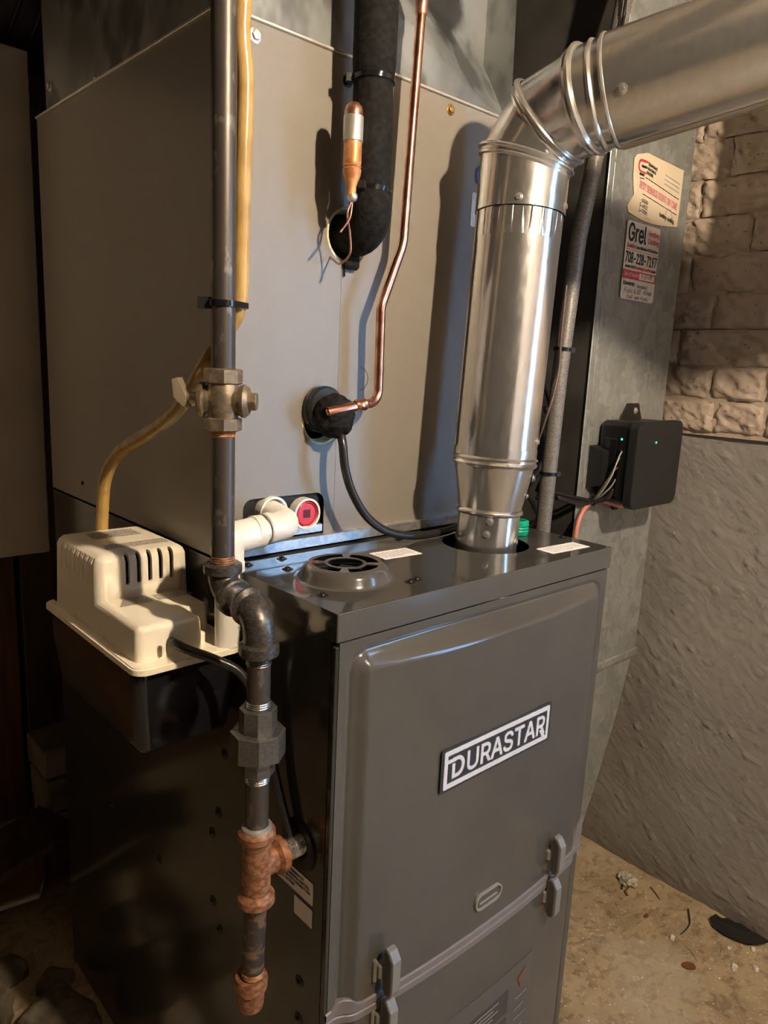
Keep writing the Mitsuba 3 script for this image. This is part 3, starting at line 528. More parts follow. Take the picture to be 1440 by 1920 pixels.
vp = obj(fl + '__vertical_pipe', cat_(body, crimped(fz(1.258), -ax, rp + .0003, .032, amp=.0060, waves=26)), 'm_steel', 30)
sd = unit(V(-.85, .52, 0)); sd = unit(sd - np.dot(sd, ax) * ax)
obj(vp + '__lock_seam', cat_(tube([fz(.982) + sd * (rp + .0006), fz(1.255) + sd * (rp + .0006)], .0022, 10, hint=tuple(sd))), 'm_steel', 35)
# adjustable elbow: collar, two gores and the outlet gore, with beaded swivel joints in mitred planes
Q = [R1, V(.3555, .078, 1.356), V(.3555, .027, 1.3695), V(.3560, .002, 1.374)]
DH = unit(V(.30, -.932, .195)); HEND = Q[3] + DH * 2.25
dirs = [ax, unit(Q[1] - Q[0]), unit(Q[2] - Q[1]), DH]
re = .0525
def mitre_ring(P, d0, d1, r, n=84):
    nrm = unit(d0 + d1); u, v, w = frame(d0, (.3, .8, .1)); ang = np.arange(n) * 2 * math.pi / n; out = []
    for a_ in ang:
        q = P + r * (math.cos(a_) * u + math.sin(a_) * v); tt = -np.dot(q - P, nrm) / np.dot(d0, nrm); out.append(q + d0 * tt)
    return np.array(out)
def loft(rings):
    n = len(rings[0]); k = len(rings); i, j = np.meshgrid(np.arange(k - 1), np.arange(n), indexing='ij'); i, j = i.ravel(), j.ravel(); q = (j + 1) % n
    return trimesh.Trimesh(np.vstack(rings), np.vstack([np.stack([i * n + j, i * n + q, (i + 1) * n + q], 1), np.stack([i * n + j, (i + 1) * n + q, (i + 1) * n + j], 1)]), process=False)
def circ(P, d, r, n=84, ref=(.3, .8, .1)):
    u, v, w = frame(d, ref); ang = np.arange(n) * 2 * math.pi / n; return P + r * (np.cos(ang)[:, None] * u + np.sin(ang)[:, None] * v)
ez = fz(1.2565)
J = [mitre_ring(Q[0], dirs[0], dirs[1], 1.0), mitre_ring(Q[1], dirs[1], dirs[2], 1.0), mitre_ring(Q[2], dirs[2], dirs[3], 1.0)]
def jr(k, r): return Q[k] + (J[k] - Q[k]) * r
def jn(k): return unit(dirs[k] + dirs[k + 1])
def align(ringA, ringB):
    """rotate ringB's start so that it pairs with ringA"""
    best = min(range(len(ringB)), key=lambda s: np.sum((np.roll(ringB, -s, 0) - ringA) ** 2)); return np.roll(ringB, -best, 0)
c0 = circ(ez, ax, re + .0004); a0 = align(c0, jr(0, re))
gores = [(c0, a0)]
el = obj(fl + '__elbow_collar', loft([c0, a0]), 'm_steel', 40)
prev = a0
for k in (1, 2):
    n0 = jn(k - 1); A = align(prev, jr(k - 1, re)); B = align(A, jr(k, re + .0008 * k)); obj(fl + '__elbow_gore', loft([A, B]), 'm_steel', 40); prev = B
C1 = align(prev, circ(Q[2] + DH * .030, DH, re + .002)); obj(fl + '__elbow_gore', loft([prev, C1]), 'm_steel', 40)
for k in (0, 1, 2):
    n0 = jn(k); A = jr(k, 1.0); rr = re + .0008 * k
    prof = [(rr - .001, -.0075), (rr + .0014, -.0065), (rr + .0020, -.004), (rr + .0008, -.002), (rr + .0012, -.0005), (rr + .0042, .0012), (rr + .0046, .0030), (rr + .0030, .0050), (rr - .001, .0058)]
    obj(fl + '__swivel_bead', loft([Q[k] + (A - Q[k]) * r_ + n0 * h_ for r_, h_ in prof]), 'm_steel_rim', 30)
rh = .0565
hp = obj(fl + '__horizontal_pipe', lathe([(rh - .0012, 0), (rh, 0), (rh, .05), (rh, 2.32)], Q[2] + DH * .026, DH, 96), 'm_steel', 35, label='wide pipe running away to the upper right')
obj(fl + '__outlet_bead', lathe([(rh - .003, -.002), (rh + .0012, -.001), (rh + .0018, .0012), (rh + .0012, .003), (rh - .0004, .004)], Q[2] + DH * .026, DH, 96), 'm_steel_rim', 30)
obj(fl + '__outlet_bead', lathe([(re, -.003), (re + .0035, -.001), (re + .0045, .001), (re + .0035, .003), (re + .001, .005)], Q[2] + DH * .013, DH, 96), 'm_steel_rim', 30)
u, v, w = frame(DH); obj(hp + '__lock_seam', tube([Q[2] + DH * .03 + (-v) * (rh + .0004) + u * .012, Q[2] + DH * 2.3 + (-v) * (rh + .0004) + u * .012], .0018, 8), 'm_steel')
def on_pipe(z, deg, r):
    n_ = V(math.cos(math.radians(deg)), math.sin(math.radians(deg)), 0); n_ = unit(n_ - np.dot(n_, ax) * ax); return fz(z) + n_ * r, n_
for z, deg, r in ((1.2635, 215, re), (1.265, 292, re), (.993, 292, rp), (.868, 285, rb), (.877, 218, rb), (.893, 221, rb), (.948, 300, .0495), (.925, 300, .0445)):
    P, n_ = on_pipe(z, deg, r); screw(fl + '__screw', P, n_, .0032 if r != .0445 else .0024, 'm_steel_rim')
vd = unit(CAM - (Q[2] + DH * .05)); vd = unit(vd - np.dot(vd, DH) * DH); s_ = unit(np.cross(DH, vd))
screw(fl + '__screw', Q[2] + DH * .046 + vd * rh, vd, .0036, 'm_steel_rim')
for gm in (.35, .75):
    d_ = dirs[1]; Pm = Q[0] * (1 - gm) + Q[1] * gm; vv_ = unit(CAM - Pm); vv_ = unit(vv_ - np.dot(vv_, d_) * d_); nn_ = unit(vv_ * .9 + unit(np.cross(d_, vv_)) * (.38 - .4 * gm)); screw(fl + '__screw', Pm + nn_ * (re + .0002), nn_, .003, 'm_steel_rim', False, False, .0025)

# ---------------------------------------------------------------- gas piping
gp = thing('gas_pipe', 'black iron gas pipe with brass valve, union and rusty drip leg', 'pipe')
gx, gy, hy, gr_ = -.050, .105, .042, .0107
obj(gp + '__pipe', cyl((gx - .002, gy - .004, 2.15), (gx, gy, 1.060), gr_, 36), 'm_iron', 35, label='upper length of black pipe')
obj(gp + '__pipe', cyl((gx, gy, 1.020), (gx, gy, .886), gr_, 36), 'm_iron', 35, label='black pipe between the valve and the first elbow')
def threads(P, axis, r, L, pitch=.0021, n=28):
    prof = []; k = int(L / pitch)
    for i in range(k): prof += [(r - .0007, i * pitch), (r, i * pitch + pitch * .5)]
    prof.append((r - .0007, k * pitch)); return lathe(prof, P, axis, n)
obj(gp + '__thread', threads((gx, gy, 1.0060), Z, gr_ + .0008, .010), 'm_rust_bright', label='rusty orange threads below the valve')
obj(gp + '__thread', threads((gx, gy, .887), Z, gr_ + .0006, .009), 'm_rust', label='rusty threads above the elbow')
va = gp + '__valve'; zc = 1.0385; vax = unit(V(.72, -.69, 0))
obj(va, cat_(hexn((gx, gy, 1.053), (gx, gy, 1.0665), .0172, 8, .0018, .3), hexn((gx, gy, 1.0115), (gx, gy, 1.0235), .0168, 8, .0018, .3),
    lathe([(.0125, -.020), (.0135, -.014), (.0150, -.007), (.0160, 0), (.0150, .007), (.0140, .014), (.0130, .020)], (gx, gy, zc), Z, 36),
    lathe([(.0, -.021), (.0150, -.021), (.0160, -.019), (.0160, -.0165), (.0125, -.015), (.0118, 0), (.0125, .014), (.0145, .017), (.0150, .020), (.0120, .0235), (0, .0235)], (gx, gy, zc), vax, 36)), 'm_brass', 35, label='dull brass shut-off valve')
obj(va + '__plug_nut', hexn(V(gx, gy, zc) + vax * .0225, V(gx, gy, zc) + vax * .0305, .0088, 6, .001), 'm_brass', 30)
hb = V(gx, gy, zc) - vax * .021
obj(va + '__handle', cat_(cyl(hb + vax * .003, hb - vax * .008, .0065, 20), hull([hb - vax * a_ + s1_ * b_ * np.cross(vax, Z) + Z * z_ for a_, b_, z_ in ((.007, .006, -.007), (.012, .006, -.008), (.021, .0085, .001), (.0165, .0085, .002), (.0225, .0085, .017), (.018, .0085, .0185)) for s1_ in (1, -1)])), 'm_brass_light', 30, label='small brass lever handle')
rf, rc, be = .0138, .0178, .020
e1, e2 = V(gx, gy, .8615), V(gx, hy, .8565)
el1 = round_path([(gx, gy, .887), e1, e1 + (e2 - e1) * .325], be, 10)
obj(gp + '__elbow', cat_(tube(el1, rf, 28), lathe([(rf, 0), (rc, .001), (rc + .0002, .004), (rc, .0085), (rc - .002, .0100), (gr_, .0100), (gr_, .004)], (gx, gy, .8785), Z, 36), lathe([(rf, -.004), (rc, -.003), (rc, .0035), (rc - .0015, .005), (.010, .005)], e1 + (e2 - e1) * .325, e2 - e1, 32)), 'm_fitting', 35, label='first malleable iron elbow')
obj(gp + '__nipple', cyl(e1 + (e2 - e1) * .3, e1 + (e2 - e1) * .72, gr_ + .0005, 28), 'm_thread', 35)
el2 = round_path([e1 + (e2 - e1) * .675, e2, (gx, hy, .824)], be, 12)
obj(gp + '__elbow', cat_(tube(el2, rf + .0004, 28), lathe([(rf, -.002), (rc, -.001), (rc + .0004, .0035), (rc, .008), (rf, .0105)], (gx, hy, .820), Z, 36), lathe([(.010, -.001), (rc - .001, -.001), (rc, .003), (rf, .007)], e1 + (e2 - e1) * .675, e2 - e1, 32)), 'm_fitting', 35, label='second malleable iron elbow turning down')
obj(gp + '__pipe', cyl((gx, hy, .822), (gx, hy, .768), gr_, 36), 'm_iron', 35, label='short black pipe above the union')
obj(gp + '__thread', threads((gx, hy, .8085), Z, gr_ + .0006, .011), 'm_union'); obj(gp + '__thread', threads((gx, hy, .7685), Z, gr_ + .0006, .008), 'm_thread')
un = obj(gp + '__union', cat_(hexn((gx, hy, .720), (gx, hy, .7465), .0252, 8, .0016, .25), ), 'm_union', label='hexagonal pipe union')
obj(un + '__end_nut', hexn((gx, hy, .7455), (gx, hy, .7685), .0172, 8, .0014, .2), 'm_union'); obj(un + '__end_nut', hexn((gx, hy, .703), (gx, hy, .721), .0160, 8, .0014, .2), 'm_union')
obj(gp + '__thread', threads((gx, hy, .694), Z, gr_ + .0006, .009), 'm_thread')
obj(gp + '__pipe', cyl((gx, hy, .696), (gx, hy, .640), gr_, 36), 'm_iron', 35, label='black pipe between the union and the tee')
obj(gp + '__sealant', lathe([(gr_, .0), (rc - .003, .001), (rc - .0035, .004), (gr_ + .0004, .0055)], (gx, hy, .6445), Z, 30), 'm_solder', label='grey thread sealant')
tz = .606
obj(gp + '__tee', cat_(lathe([(gr_, .0405), (rc - .003, .0405), (rc, .037), (rc, .031), (rf, .026), (rf - .0002, 0), (rf, -.026), (rc, -.031), (rc + .0003, -.0375), (rc - .003, -.0405), (gr_, -.0405)], (gx, hy, tz), Z, 40),
    lathe([(0, 0), (rf, .004), (rf, .018), (rc, .0215), (rc, .0285), (rc - .003, .031), (gr_, .031)], (gx, hy, tz), X, 40)), 'm_rust', 35, label='rust coloured tee')
obj(gp + '__thread', threads((gx, hy, .5625), Z, gr_ + .0008, .006), 'm_rust_bright')
obj(gp + '__inlet_nipple', threads((gx + .029, hy, tz), X, gr_, .046), 'm_thread', label='bright threaded nipple entering the furnace side')
obj(gp + '__pipe', cyl((gx - .003, hy, .480), (gx, hy, .566), gr_, 36), 'm_rusty_pipe', 35, label='pitted drip leg below the tee')
obj(gp + '__cap', lathe([(0, 0), (.0118, 0), (.0128, .003), (.0132, .019), (.0160, .022), (.0166, .031), (.0150, .0350), (gr_, .0350)], (gx - .0045, hy, .4525), Z, 32), 'm_rust', 35, label='rusty cap at the bottom of the drip leg')
obj(gp + '__thread', threads((gx - .003, hy, .4870), Z, gr_ + .0006, .007), 'm_rust_bright')

def cable_tie(P, axis, r, head, label, thick=.0012, w=.0048, sq=1.0):
    k = thing('cable_tie', label, 'cable tie'); u, v, w_ = frame(axis)
    obj(k + '__strap', lathe([(r, -w / 2), (r + thick, -w / 2), (r + thick, w / 2), (r, w / 2), (r, -w / 2)], P, axis, 40), 'm_black_gloss', 30)
    h = unit(np.array(head, float)); h = unit(h - np.dot(h, w_) * w_); b = np.cross(w_, h); c = np.array(P, float) + h * (r + .003)
    pts = [c + h * a_ + b * b_ + w_ * c_ for a_ in (-.003, .0045) for b_ in (-.0035, .0035) for c_ in (-.0038, .0038)]
    obj(k + '__head', hull(pts), 'm_black_satin')
    return k
# tie around gas pipe and hose: an oval
kt = thing('cable_tie', 'black cable tie binding the amber hose to the gas pipe', 'cable tie')
th = np.linspace(0, 2 * math.pi, 41)
cA, cB = V(gx, gy, 1.122), V(-.0305, .1115, 1.121)
pts2 = [cA[:2] + (gr_ + .001) * V(math.cos(q), math.sin(q)) for q in th] + [cB[:2] + (.0076) * V(math.cos(q), math.sin(q)) for q in th]
from shapely.geometry import MultiPoint
hl = MultiPoint([tuple(p) for p in pts2]).convex_hull
obj(kt + '__strap', extr(hl.buffer(.0012).difference(hl.buffer(.0001)), V(0, 0, 1.1195), X, Y, .0050), 'm_black_gloss', 20)
hdir = unit(V(-.72, .62, 0)); hc = cA + hdir * (gr_ + .006)
obj(kt + '__head', hull([hc + hdir * a_ + np.cross(Z, hdir) * b_ + Z * c_ for a_ in (-.006, .005) for b_ in (-.004, .004) for c_ in (-.0048, .0048)]), 'm_black_satin')

# ---------------------------------------------------------------- amber drain hose
hz = smooth_path([(-.028, .106, 2.1), (-.028, .108, 1.6), (-.0285, .109, 1.40), (-.030, .110, 1.345), (-.0265, .110, 1.305), (-.028, .110, 1.24), (-.0290, .1105, 1.17), (-.0305, .1115, 1.121), (-.038, .124, 1.095), (-.052, .132, 1.070), (-.056, .175, 1.028), (-.052, .245, .998), (-.052, .330, .965), (-.054, .366, .930), (-.057, .372, .885), (-.058, .372, .862)], 10)
obj('drain_hose', tube(hz, np.interp(np.arange(len(hz)), [0, 60, 78, 90, len(hz)], [.0072, .0072, .0066, .0072, .0074]), 18), 'm_hose', True, label='amber vinyl drain hose running down the gas pipe into the condensate pump', cat='hose')

# ---------------------------------------------------------------- condensate pump
cp = thing('condensate_pump', 'cream topped condensate pump with black tank on the left side of the furnace', 'pump')
obj(cp + '__tank', hull(np.vstack([rbox((-.118, .148, .740), (-.006, .385, .782), .012, 4).vertices, rbox((-.112, .155, .6845), (-.010, .378, .740), .012, 4).vertices])), 'm_black_gloss', 35, label='glossy black water tank')
fp = rrect(-.1225, .137, -.0035, .392, .014)
obj(cp + '__lid', cat_(extr(fp.difference(Point(-.100, .385).buffer(.011)), V(0, 0, .7795), X, Y, .0055), extr(rrect(-.1205, .139, -.0055, .390, .012).difference(Point(-.100, .385).buffer(.011)), V(0, 0, .7850), X, Y, .0012)), 'm_cream', 30, label='cream lid with a rounded rim')
# motor cover: low step block and tall vented box, with slots cut through
def to_man(m): return m3.Manifold(m3.Mesh(np.asarray(m.vertices, np.float32), np.asarray(m.faces, np.uint32)))
def to_tri(m): q = m.to_mesh(); return trimesh.Trimesh(q.vert_properties[:, :3], q.tri_verts, process=False)
def taper(lo, hi, top, r): # frustum with rounded edges
    S = trimesh.creation.uv_sphere(r, count=[8, 16]).vertices; pts = []
    for sx in (0, 1):
        for sy in (0, 1):
            x, y = (hi[0] - r if sx else lo[0] + r), (hi[1] - r if sy else lo[1] + r); pts.append(S + V(x, y, lo[2] + r)); pts.append(S + V(x + (-top if sx else top), y + (-top if sy else top), hi[2] - r))
    return hull(np.vstack(pts))
man = to_man(taper((-.114, .249, .775), (-.006, .379, .869), .002, .012)) + to_man(taper((-.114, .154, .775), (-.042, .27, .821), .0012, .008)) + to_man(taper((-.06, .190, .775), (-.016, .27, .8195), .001, .006)) + to_man(cbox((-.043, .168, .784), (-.033, .176, .797), .001))
inner = to_man(taper((-.110, .253, .77), (-.010, .375, .865), .002, .010))
man = man - inner
for k in range(5):
    xs = -.079 + k * .0125; man = man - to_man(rbox((xs - .0024, .240, .834), (xs + .0024, .262, .869 - .001), .0023, 3))
for k in range(8):
    yy = .263 + k * .0125; man = man - to_man(rbox((-.130, yy - .0030, .836), (-.1088, yy + .0030, .885), .0028, 3))
man = man - to_man(cbox((-.1145, .195, .7855), (-.1122, .235, .790), .0005)) - to_man(cbox((-.1145, .285, .7855), (-.1122, .315, .790), .0005))
obj(cp + '__motor_cover', to_tri(man), 'm_cream', 30, label='cream stepped cover with upright vent slots')
obj(cp + '__motor', cat_(cyl((-.060, .315, .790), (-.060, .315, .855), .034, 28), cyl((-.060, .272, .84), (-.060, .268, .84), .014), cbox((-.095, .268, .80), (-.02, .36, .81), .002)), 'm_case_dark')
obj(cp + '__cover_print', cat_(bars([(.222 + .0035 * k, -.100 + .002 * k, -.064) for k in range(7)], V(0, 0, .8215), X, Y, Z, .0011, 11), bars([(.222 + .0035 * k, -.058, -.020) for k in range(6)], V(0, 0, .8215), X, Y, Z, .0011, 12), bars([(.275 + .004 * k, -.092 + .001 * k, -.020) for k in range(5)] + [(.325 + .004 * k, -.085, -.030) for k in range(8)], V(0, 0, .8692), X, Y, Z, .0012, 13)), 'm_ink_grey', label='rows of fine grey print on the cream cover', kind='stuff')
obj(cp + '__float_lever', cat_(cyl((-.0905, .1535, .798), (-.0905, .152, .798), .0019, 12), cbox((-.0922, .1515, .7885), (-.0888, .1545, .800), .0008)), 'm_brass', label='small metal lever at the front of the cover')
crd = smooth_path([(-.078, .165, .800), (-.078, .148, .801), (-.070, .132, .797), (-.048, .118, .786), (-.028, .104, .770), (-.014, .088, .73), (-.010, .075, .68), (-.008, .060, .640), (-.006, .040, .60)], 8)
obj(cp + '__power_cord', tube(crd, .0046, 14), 'm_rubber', True, label='black power cord leaving the pump front')

# ---------------------------------------------------------------- white drain pipe
pv = thing('pvc_drain', 'white plastic drain pipe from the coil case drain port down into the pump', 'pipe')
r0, r1_ = .0128, .0160
pA, pB = V(.0615, .160, .9015), V(-.0185, .150, .897)
obj(pv + '__elbow', cat_(tube(round_path([(.066, .205, .906), pA, pA + V(-.030, -.002, -.002)], .014, 10), r1_, 30), lathe([(r1_, 0), (r1_ + .001, .001), (r1_ + .001, .008), (r1_, .009)], pA + V(-.022, -.001, -.001), V(-1, -.05, -.05), 30)), 'm_pvc', 35)
obj(pv + '__pipe', cyl(pA + V(-.026, -.002, -.002), pB, r0, 30), 'm_pvc', 35)
obj(pv + '__elbow', cat_(tube(round_path([pB + V(.040, .003, .003), pB, pB - Z * .032], .012, 10), r1_ + .0006, 30), lathe([(r1_, 0), (r1_ + .0014, .001), (r1_ + .0014, .011), (r1_, .012)], pB + V(.030, .003, .003), X, 30), lathe([(r1_, 0), (r1_ + .0014, .001), (r1_ + .0014, .010), (r1_, .011)], pB - Z * .033, Z, 30)), 'm_pvc', 35)
obj(pv + '__pipe', cyl(pB - Z * .02, (-.0185, .150, .786), r0, 30), 'm_pvc', 35)
obj(pv + '__pipe_mark', cat_(*[text('2.0087', .004, V(-.0185 + .0129 * math.cos(-1.1), .150 + .0129 * math.sin(-1.1), .820), -Z, V(.9, .45, 0), d=.0004)]), 'm_ink_faded')

# ---------------------------------------------------------------- refrigerant lines
sl = thing('suction_line', 'thick pipe in black foam insulation curving into the upper hole of the coil case', 'insulated pipe')
sp = round_path([(.170, .225, 1.219), (.166, .160, 1.215), (.157, .157, 1.262), (.157, .157, 1.37), (.158, .157, 2.1)], [.032, .05, .2], 10)
rs = .0216
obj(sl + '__insulation', tube(sp[:16], rs + .0015, 36), 'm_foam', True)
obj(sl + '__insulation', tube([(.158, .157, 1.25), (.1572, .157, 1.30), (.157, .157, 1.364)], [rs * .99, rs + .0006, rs * .96], 36), 'm_foam', True)
obj(sl + '__insulation', tube([(.157, .157, 1.362), (.1573, .157, 1.385), (.158, .157, 2.1)], [rs * .98, rs + .0012, rs + .0012], 36), 'm_foam', True)
obj(sl + '__tape', cat_(cbox((.1585, .197, 1.172), (.1605, .1988, 1.190), .0005), cbox((.157, .190, 1.180), (.178, .1985, 1.198), .004)), 'm_foam', label='torn foam end below the bend')
cable_tie(V(.157, .157, 1.366), Z, rs - .0003, (-.8, .5, 0), 'black cable tie round the insulated pipe, upper of the two')
cable_tie(V(.158, .157, 1.258), V(.02, 0, 1), rs + .0006, (-.86, -.50, 0), 'black cable tie round the insulated pipe just above its bend')
cs = thing('copper_stub', 'short capped copper tube with a silver label beside the insulated pipe', 'copper tube')
so = V(.1262, .150, 0)
obj(cs + '__body', lathe([(0, 1.245), (0.00504, 1.247), (0.00528, 1.256), (0.00900, 1.266), (0.00984, 1.272), (0.00888, 1.2735), (0.00984, 1.275), (0.00912, 1.2765), (0.00960, 1.279), (0.00936, 1.300)], so, Z, 28), 'm_copper_orange', 35)
obj(cs + '__sleeve', lathe([(0.00960, 1.2985), (0.01032, 1.299), (0.01032, 1.3225), (0.00960, 1.3230)], so, Z, 28), 'm_foil', 30, label='silver label wrapped round the tube')
obj(cs + '__cap', lathe([(0.00960, 1.3225), (0.00960, 1.327), (0.00840, 1.332), (0.00504, 1.3355), (0, 1.3365)], so, Z, 28), 'm_copper_dull', 45)
obj(cs + '__crimp', cat_(trimesh.creation.icosphere(2, .0058).apply_translation(so + V(.0015, 0, 1.246))), 'm_solder', True)
obj(cs + '__capillary', tube(smooth_path([so + V(.002, 0, 1.242), so + V(0, -.001, 1.230), so + V(-.004, -.002, 1.221), so + V(-.016, -.004, 1.208)], 8), .0012, 8), 'm_copper_dull', True, label='cut copper capillary end')
obj(cs + '__capillary', tube(smooth_path([so + V(.001, 0, 1.242), so + V(-.004, 0, 1.228), so + V(.001, .001, 1.210), so + V(.003, .002, 1.190), so + V(.000, .014, 1.180), so + V(.008, .036, 1.186), so + V(.020, .062, 1.196)], 10), .0012, 8), 'm_copper_dull', True, label='thin copper capillary looping into the case')
ll = thing('liquid_line', 'bare copper pipe running down and bending into the foam plug of the coil case', 'copper pipe')
rl = .0054
lp_ = round_path([(.239, .166, 2.1), (.2300, .166, 1.47), (.2190, .166, 1.213), (.1890, .166, 1.140), (.1910, .166, 1.032), (.1560, .160, 1.030)], [.3, .05, .03, .016], 10)
obj(ll + '__tube', tube(lp_, rl, 22), 'm_copper', True)
obj(ll + '__stub', tube([(.112, .162, 1.0215), (.160, .158, 1.030)], .0058, 22), 'm_copper', True)
obj(ll + '__coupling', lathe([(.0058, -.009), (.0072, -.006), (.0066, -.0035), (.0064, 0), (.0070, .003), (.0074, .0045), (.0052, .008)], (.158, .158, 1.0300), V(1, -.03, .14), 26), 'm_copper', 35, label='bright soldered coupling')
obj(ll + '__fitting', lathe([(rl, 0), (.0068, .002), (.0068, .030), (.0078, .032), (.0078, .05), (0, .05)], (.2295, .166, 1.452), V(.02, 0, 1), 24), 'm_copper_dull', 35, label='dark sweated fitting near the top')
fo = thing('foam_plug', 'black foam plug round the copper pipe at the lower hole of the coil case', 'pipe insulation')
obj(fo + '__collar', lathe([(0, -.006), (.0262, -.006), (.0268, .006), (.026, .016), (.0235, .019), (0, .019)], (.133, .204, 1.0215), V(-.02, -1, .10), 36), 'm_black_satin', 35)
def rough(m, amp, s, seed): m = m.copy(); m.vertices += m.vertex_normals * (amp * nfbm(*m.vertices.T, s, 3, seed))[:, None]; return m
obj(fo + '__sleeve', rough(trimesh.creation.icosphere(4, 1.0).apply_scale([.0245, .022, .025]).apply_translation([.134, .176, 1.0165]), .006, 160, 41), 'm_foam', True)
obj(fo + '__strap', lathe([(.0262, .006), (.0272, .006), (.0272, .012), (.0262, .012)], (.133, .204, 1.0215), V(-.02, -1, .10), 36), 'm_black_gloss', 30)
bc = smooth_path([(.141, .175, 1.004), (.138, .164, .985), (.1395, .160, .958), (.150, .157, .928), (.172, .154, .898), (.206, .152, .877), (.250, .150, .8675), (.300, .152, .866), (.345, .162, .867), (.40, .174, .868), (.46, .180, .864), (.52, .195, .84)], 10)
obj('control_cable', tube(bc, .0050, 16), 'm_rubber', True, label='black cable looping from the foam plug across the furnace top behind the flue', cat='cable')

# ---------------------------------------------------------------- electrical
obj('conduit', tube([(.535, .170, .45), (.549, .170, .85), (.557, .170, 1.075), (.573, .170, 1.267), (.600, .170, 1.40), (.628, .170, 1.58), (.72, .170, 2.1)], .0119, 26), 'm_conduit', True, label='grey painted steel conduit standing between the flue and the return duct', cat='conduit')
cable_tie(V(.5585, .170, 1.110), V(.06, 0, 1), .0122, (.9, -.4, 0), 'black cable tie round the grey conduit, upper of the two')
cable_tie(V(.551, .170, .924), V(.04, 0, 1), .0122, (.9, -.42, 0), 'black cable tie round the grey conduit, lower of the two')
cb = thing('control_box', 'black square control box with a green light on the return duct', 'control box')
wv = .0
obj(cb + '__housing', rbox((.727, .134, .862), (.868, .199, 1.001), .012, 5), 'm_black', 35)
obj(cb + '__cover', cat_(extr(rrect(.722, .856, .880, 1.003, .016), V(0, .1375, 0), X, Z, .0125), extr(rrect(.7234, .8574, .8786, 1.0016, .015), V(0, .1252, 0), X, Z, .0014)), 'm_black_satin', 30, label='matt black front cover')
obj(cb + '__side_lobe', hull([V(x, y, z) for x in (.706, .735) for y, z in ((.199, .958), (.199, .885), (.172, .950), (.172, .893))]), 'm_black_satin')
tabp = Polygon([(.790, .995), (.863, .995), (.846, 1.026), (.812, 1.026)]).buffer(.002).difference(Point(.838, 1.015).buffer(.004))
obj(cb + '__mounting_tab', extr(tabp, V(0, .1985, 0), X, Z, .0025), 'm_black_satin'); obj(cb + '__foot', cbox((.79, .190, .838), (.81, .198, .865), .003), 'm_black_satin')
screw(cb + '__mounting_tab__screw', (.838, .1965, 1.015), -Y, .0038, 'm_solder')
obj(cb + '__terminal_block', cat_(cbox((.7235, .150, .875), (.7275, .156, .955), .001), cbox((.7225, .160, .870), (.727, .186, .972), .001)), 'm_black_gloss')
for P, n_ in ((V(.786, .1232, .9675), -Y), (V(.7262, .153, .972), -X)):
    scene_key = obj(cb + '__light', lathe([(0, 0), (.0021, 0), (.0018, .0008), (0, .0012)], P, n_, 14), 'm_led', True, label='small green indicator light'); scene[scene_key]['emitter'] = {'type': 'area', 'radiance': rgb((.10, 1.6, 1.0))}
wr = thing('control_wires', 'bundle of thin wires hanging at the left side of the black control box', 'wires')
J0 = V(.712, .188, .863)
obj(wr + '__wire', tube(smooth_path([(.725, .150, .952), (.712, .148, .940), (.703, .152, .910), (.706, .170, .880), J0], 8), .0012, 8), 'm_wire_white', True)
obj(wr + '__wire', tube(smooth_path([(.725, .152, .942), (.710, .152, .925), (.702, .158, .900), (.705, .176, .874), J0 + V(0, 0, .002)], 8), .0013, 8), 'm_wire_green', True)
obj(wr + '__wire', tube(smooth_path([(.725, .154, .925), (.709, .153, .918), (.7, .160, .898), (.704, .178, .872), J0 - V(.002, 0, 0)], 8), .0012, 8), 'm_wire_brown', True)
obj(wr + '__wire', tube(smooth_path([(.725, .156, .905), (.715, .157, .893), (.706, .168, .876), J0], 8), .0015, 8), 'm_wire_grey', True)
obj(wr + '__wire', tube(smooth_path([(.727, .160, .888), (.722, .165, .872), J0 + V(.004, -.004, -.001), (.690, .188, .861), (.650, .190, .868), (.610, .190, .878)], 8), .0042, 10), 'm_rubber', True)
obj(wr + '__wire', tube(smooth_path([J0, (.690, .190, .868), (.650, .194, .876), (.600, .20, .888)], 8), .0028, 10), 'm_rubber', True)
obj(wr + '__tie', lathe([(0, -.004), (.0075, -.004), (.0085, 0), (.0075, .004), (0, .004)], J0, V(1, .1, .1), 18), 'm_black', True)
obj('thermostat_wire', tube(smooth_path([(.846, .190, .852), (.81, .186, .846), (.77, .186, .854), (.73, .187, .864), (.705, .188, .860), (.68, .186, .845), (.666, .184, .820), (.664, .184, .78), (.664, .19, .60)], 8), .0040, 10), 'm_wire_pink', True, label='salmon red cable drooping below the control box to behind the furnace', cat='cable')
for i_, (pts_, r_, m_, lb) in enumerate((([(.49, .19, .905), (.515, .192, .900), (.545, .195, .880), (.585, .20, .84)], .0035, 'm_rubber', 'short black wire beside the flue reducer'),
    ([(.60, .24, 1.07), (.64, .245, 1.04), (.66, .245, .99), (.655, .24, .93), (.62, .235, .88)], .0055, 'm_rubber', 'outer black cable loop behind the conduit'), ([(.60, .22, 1.02), (.628, .225, .99), (.630, .222, .93), (.60, .22, .87)], .0045, 'm_rubber', 'inner black cable loop behind the conduit'),
    ([(.545, .164, 1.20), (.5435, .164, 1.12), (.5425, .162, 1.085), (.532, .160, 1.045), (.524, .164, 1.01), (.530, .180, .97)], .0017, 'm_wire_brown', 'brown wire running up the left of the conduit'),
    ([(.45, .215, .875), (.50, .215, .885), (.56, .215, .905), (.60, .215, .93)], .007, 'm_rubber', 'thick black cable passing behind the flue foot'))):
    obj('loose_wire', tube(smooth_path(pts_, 10), r_, 12), m_, True, label=lb, cat='wire')
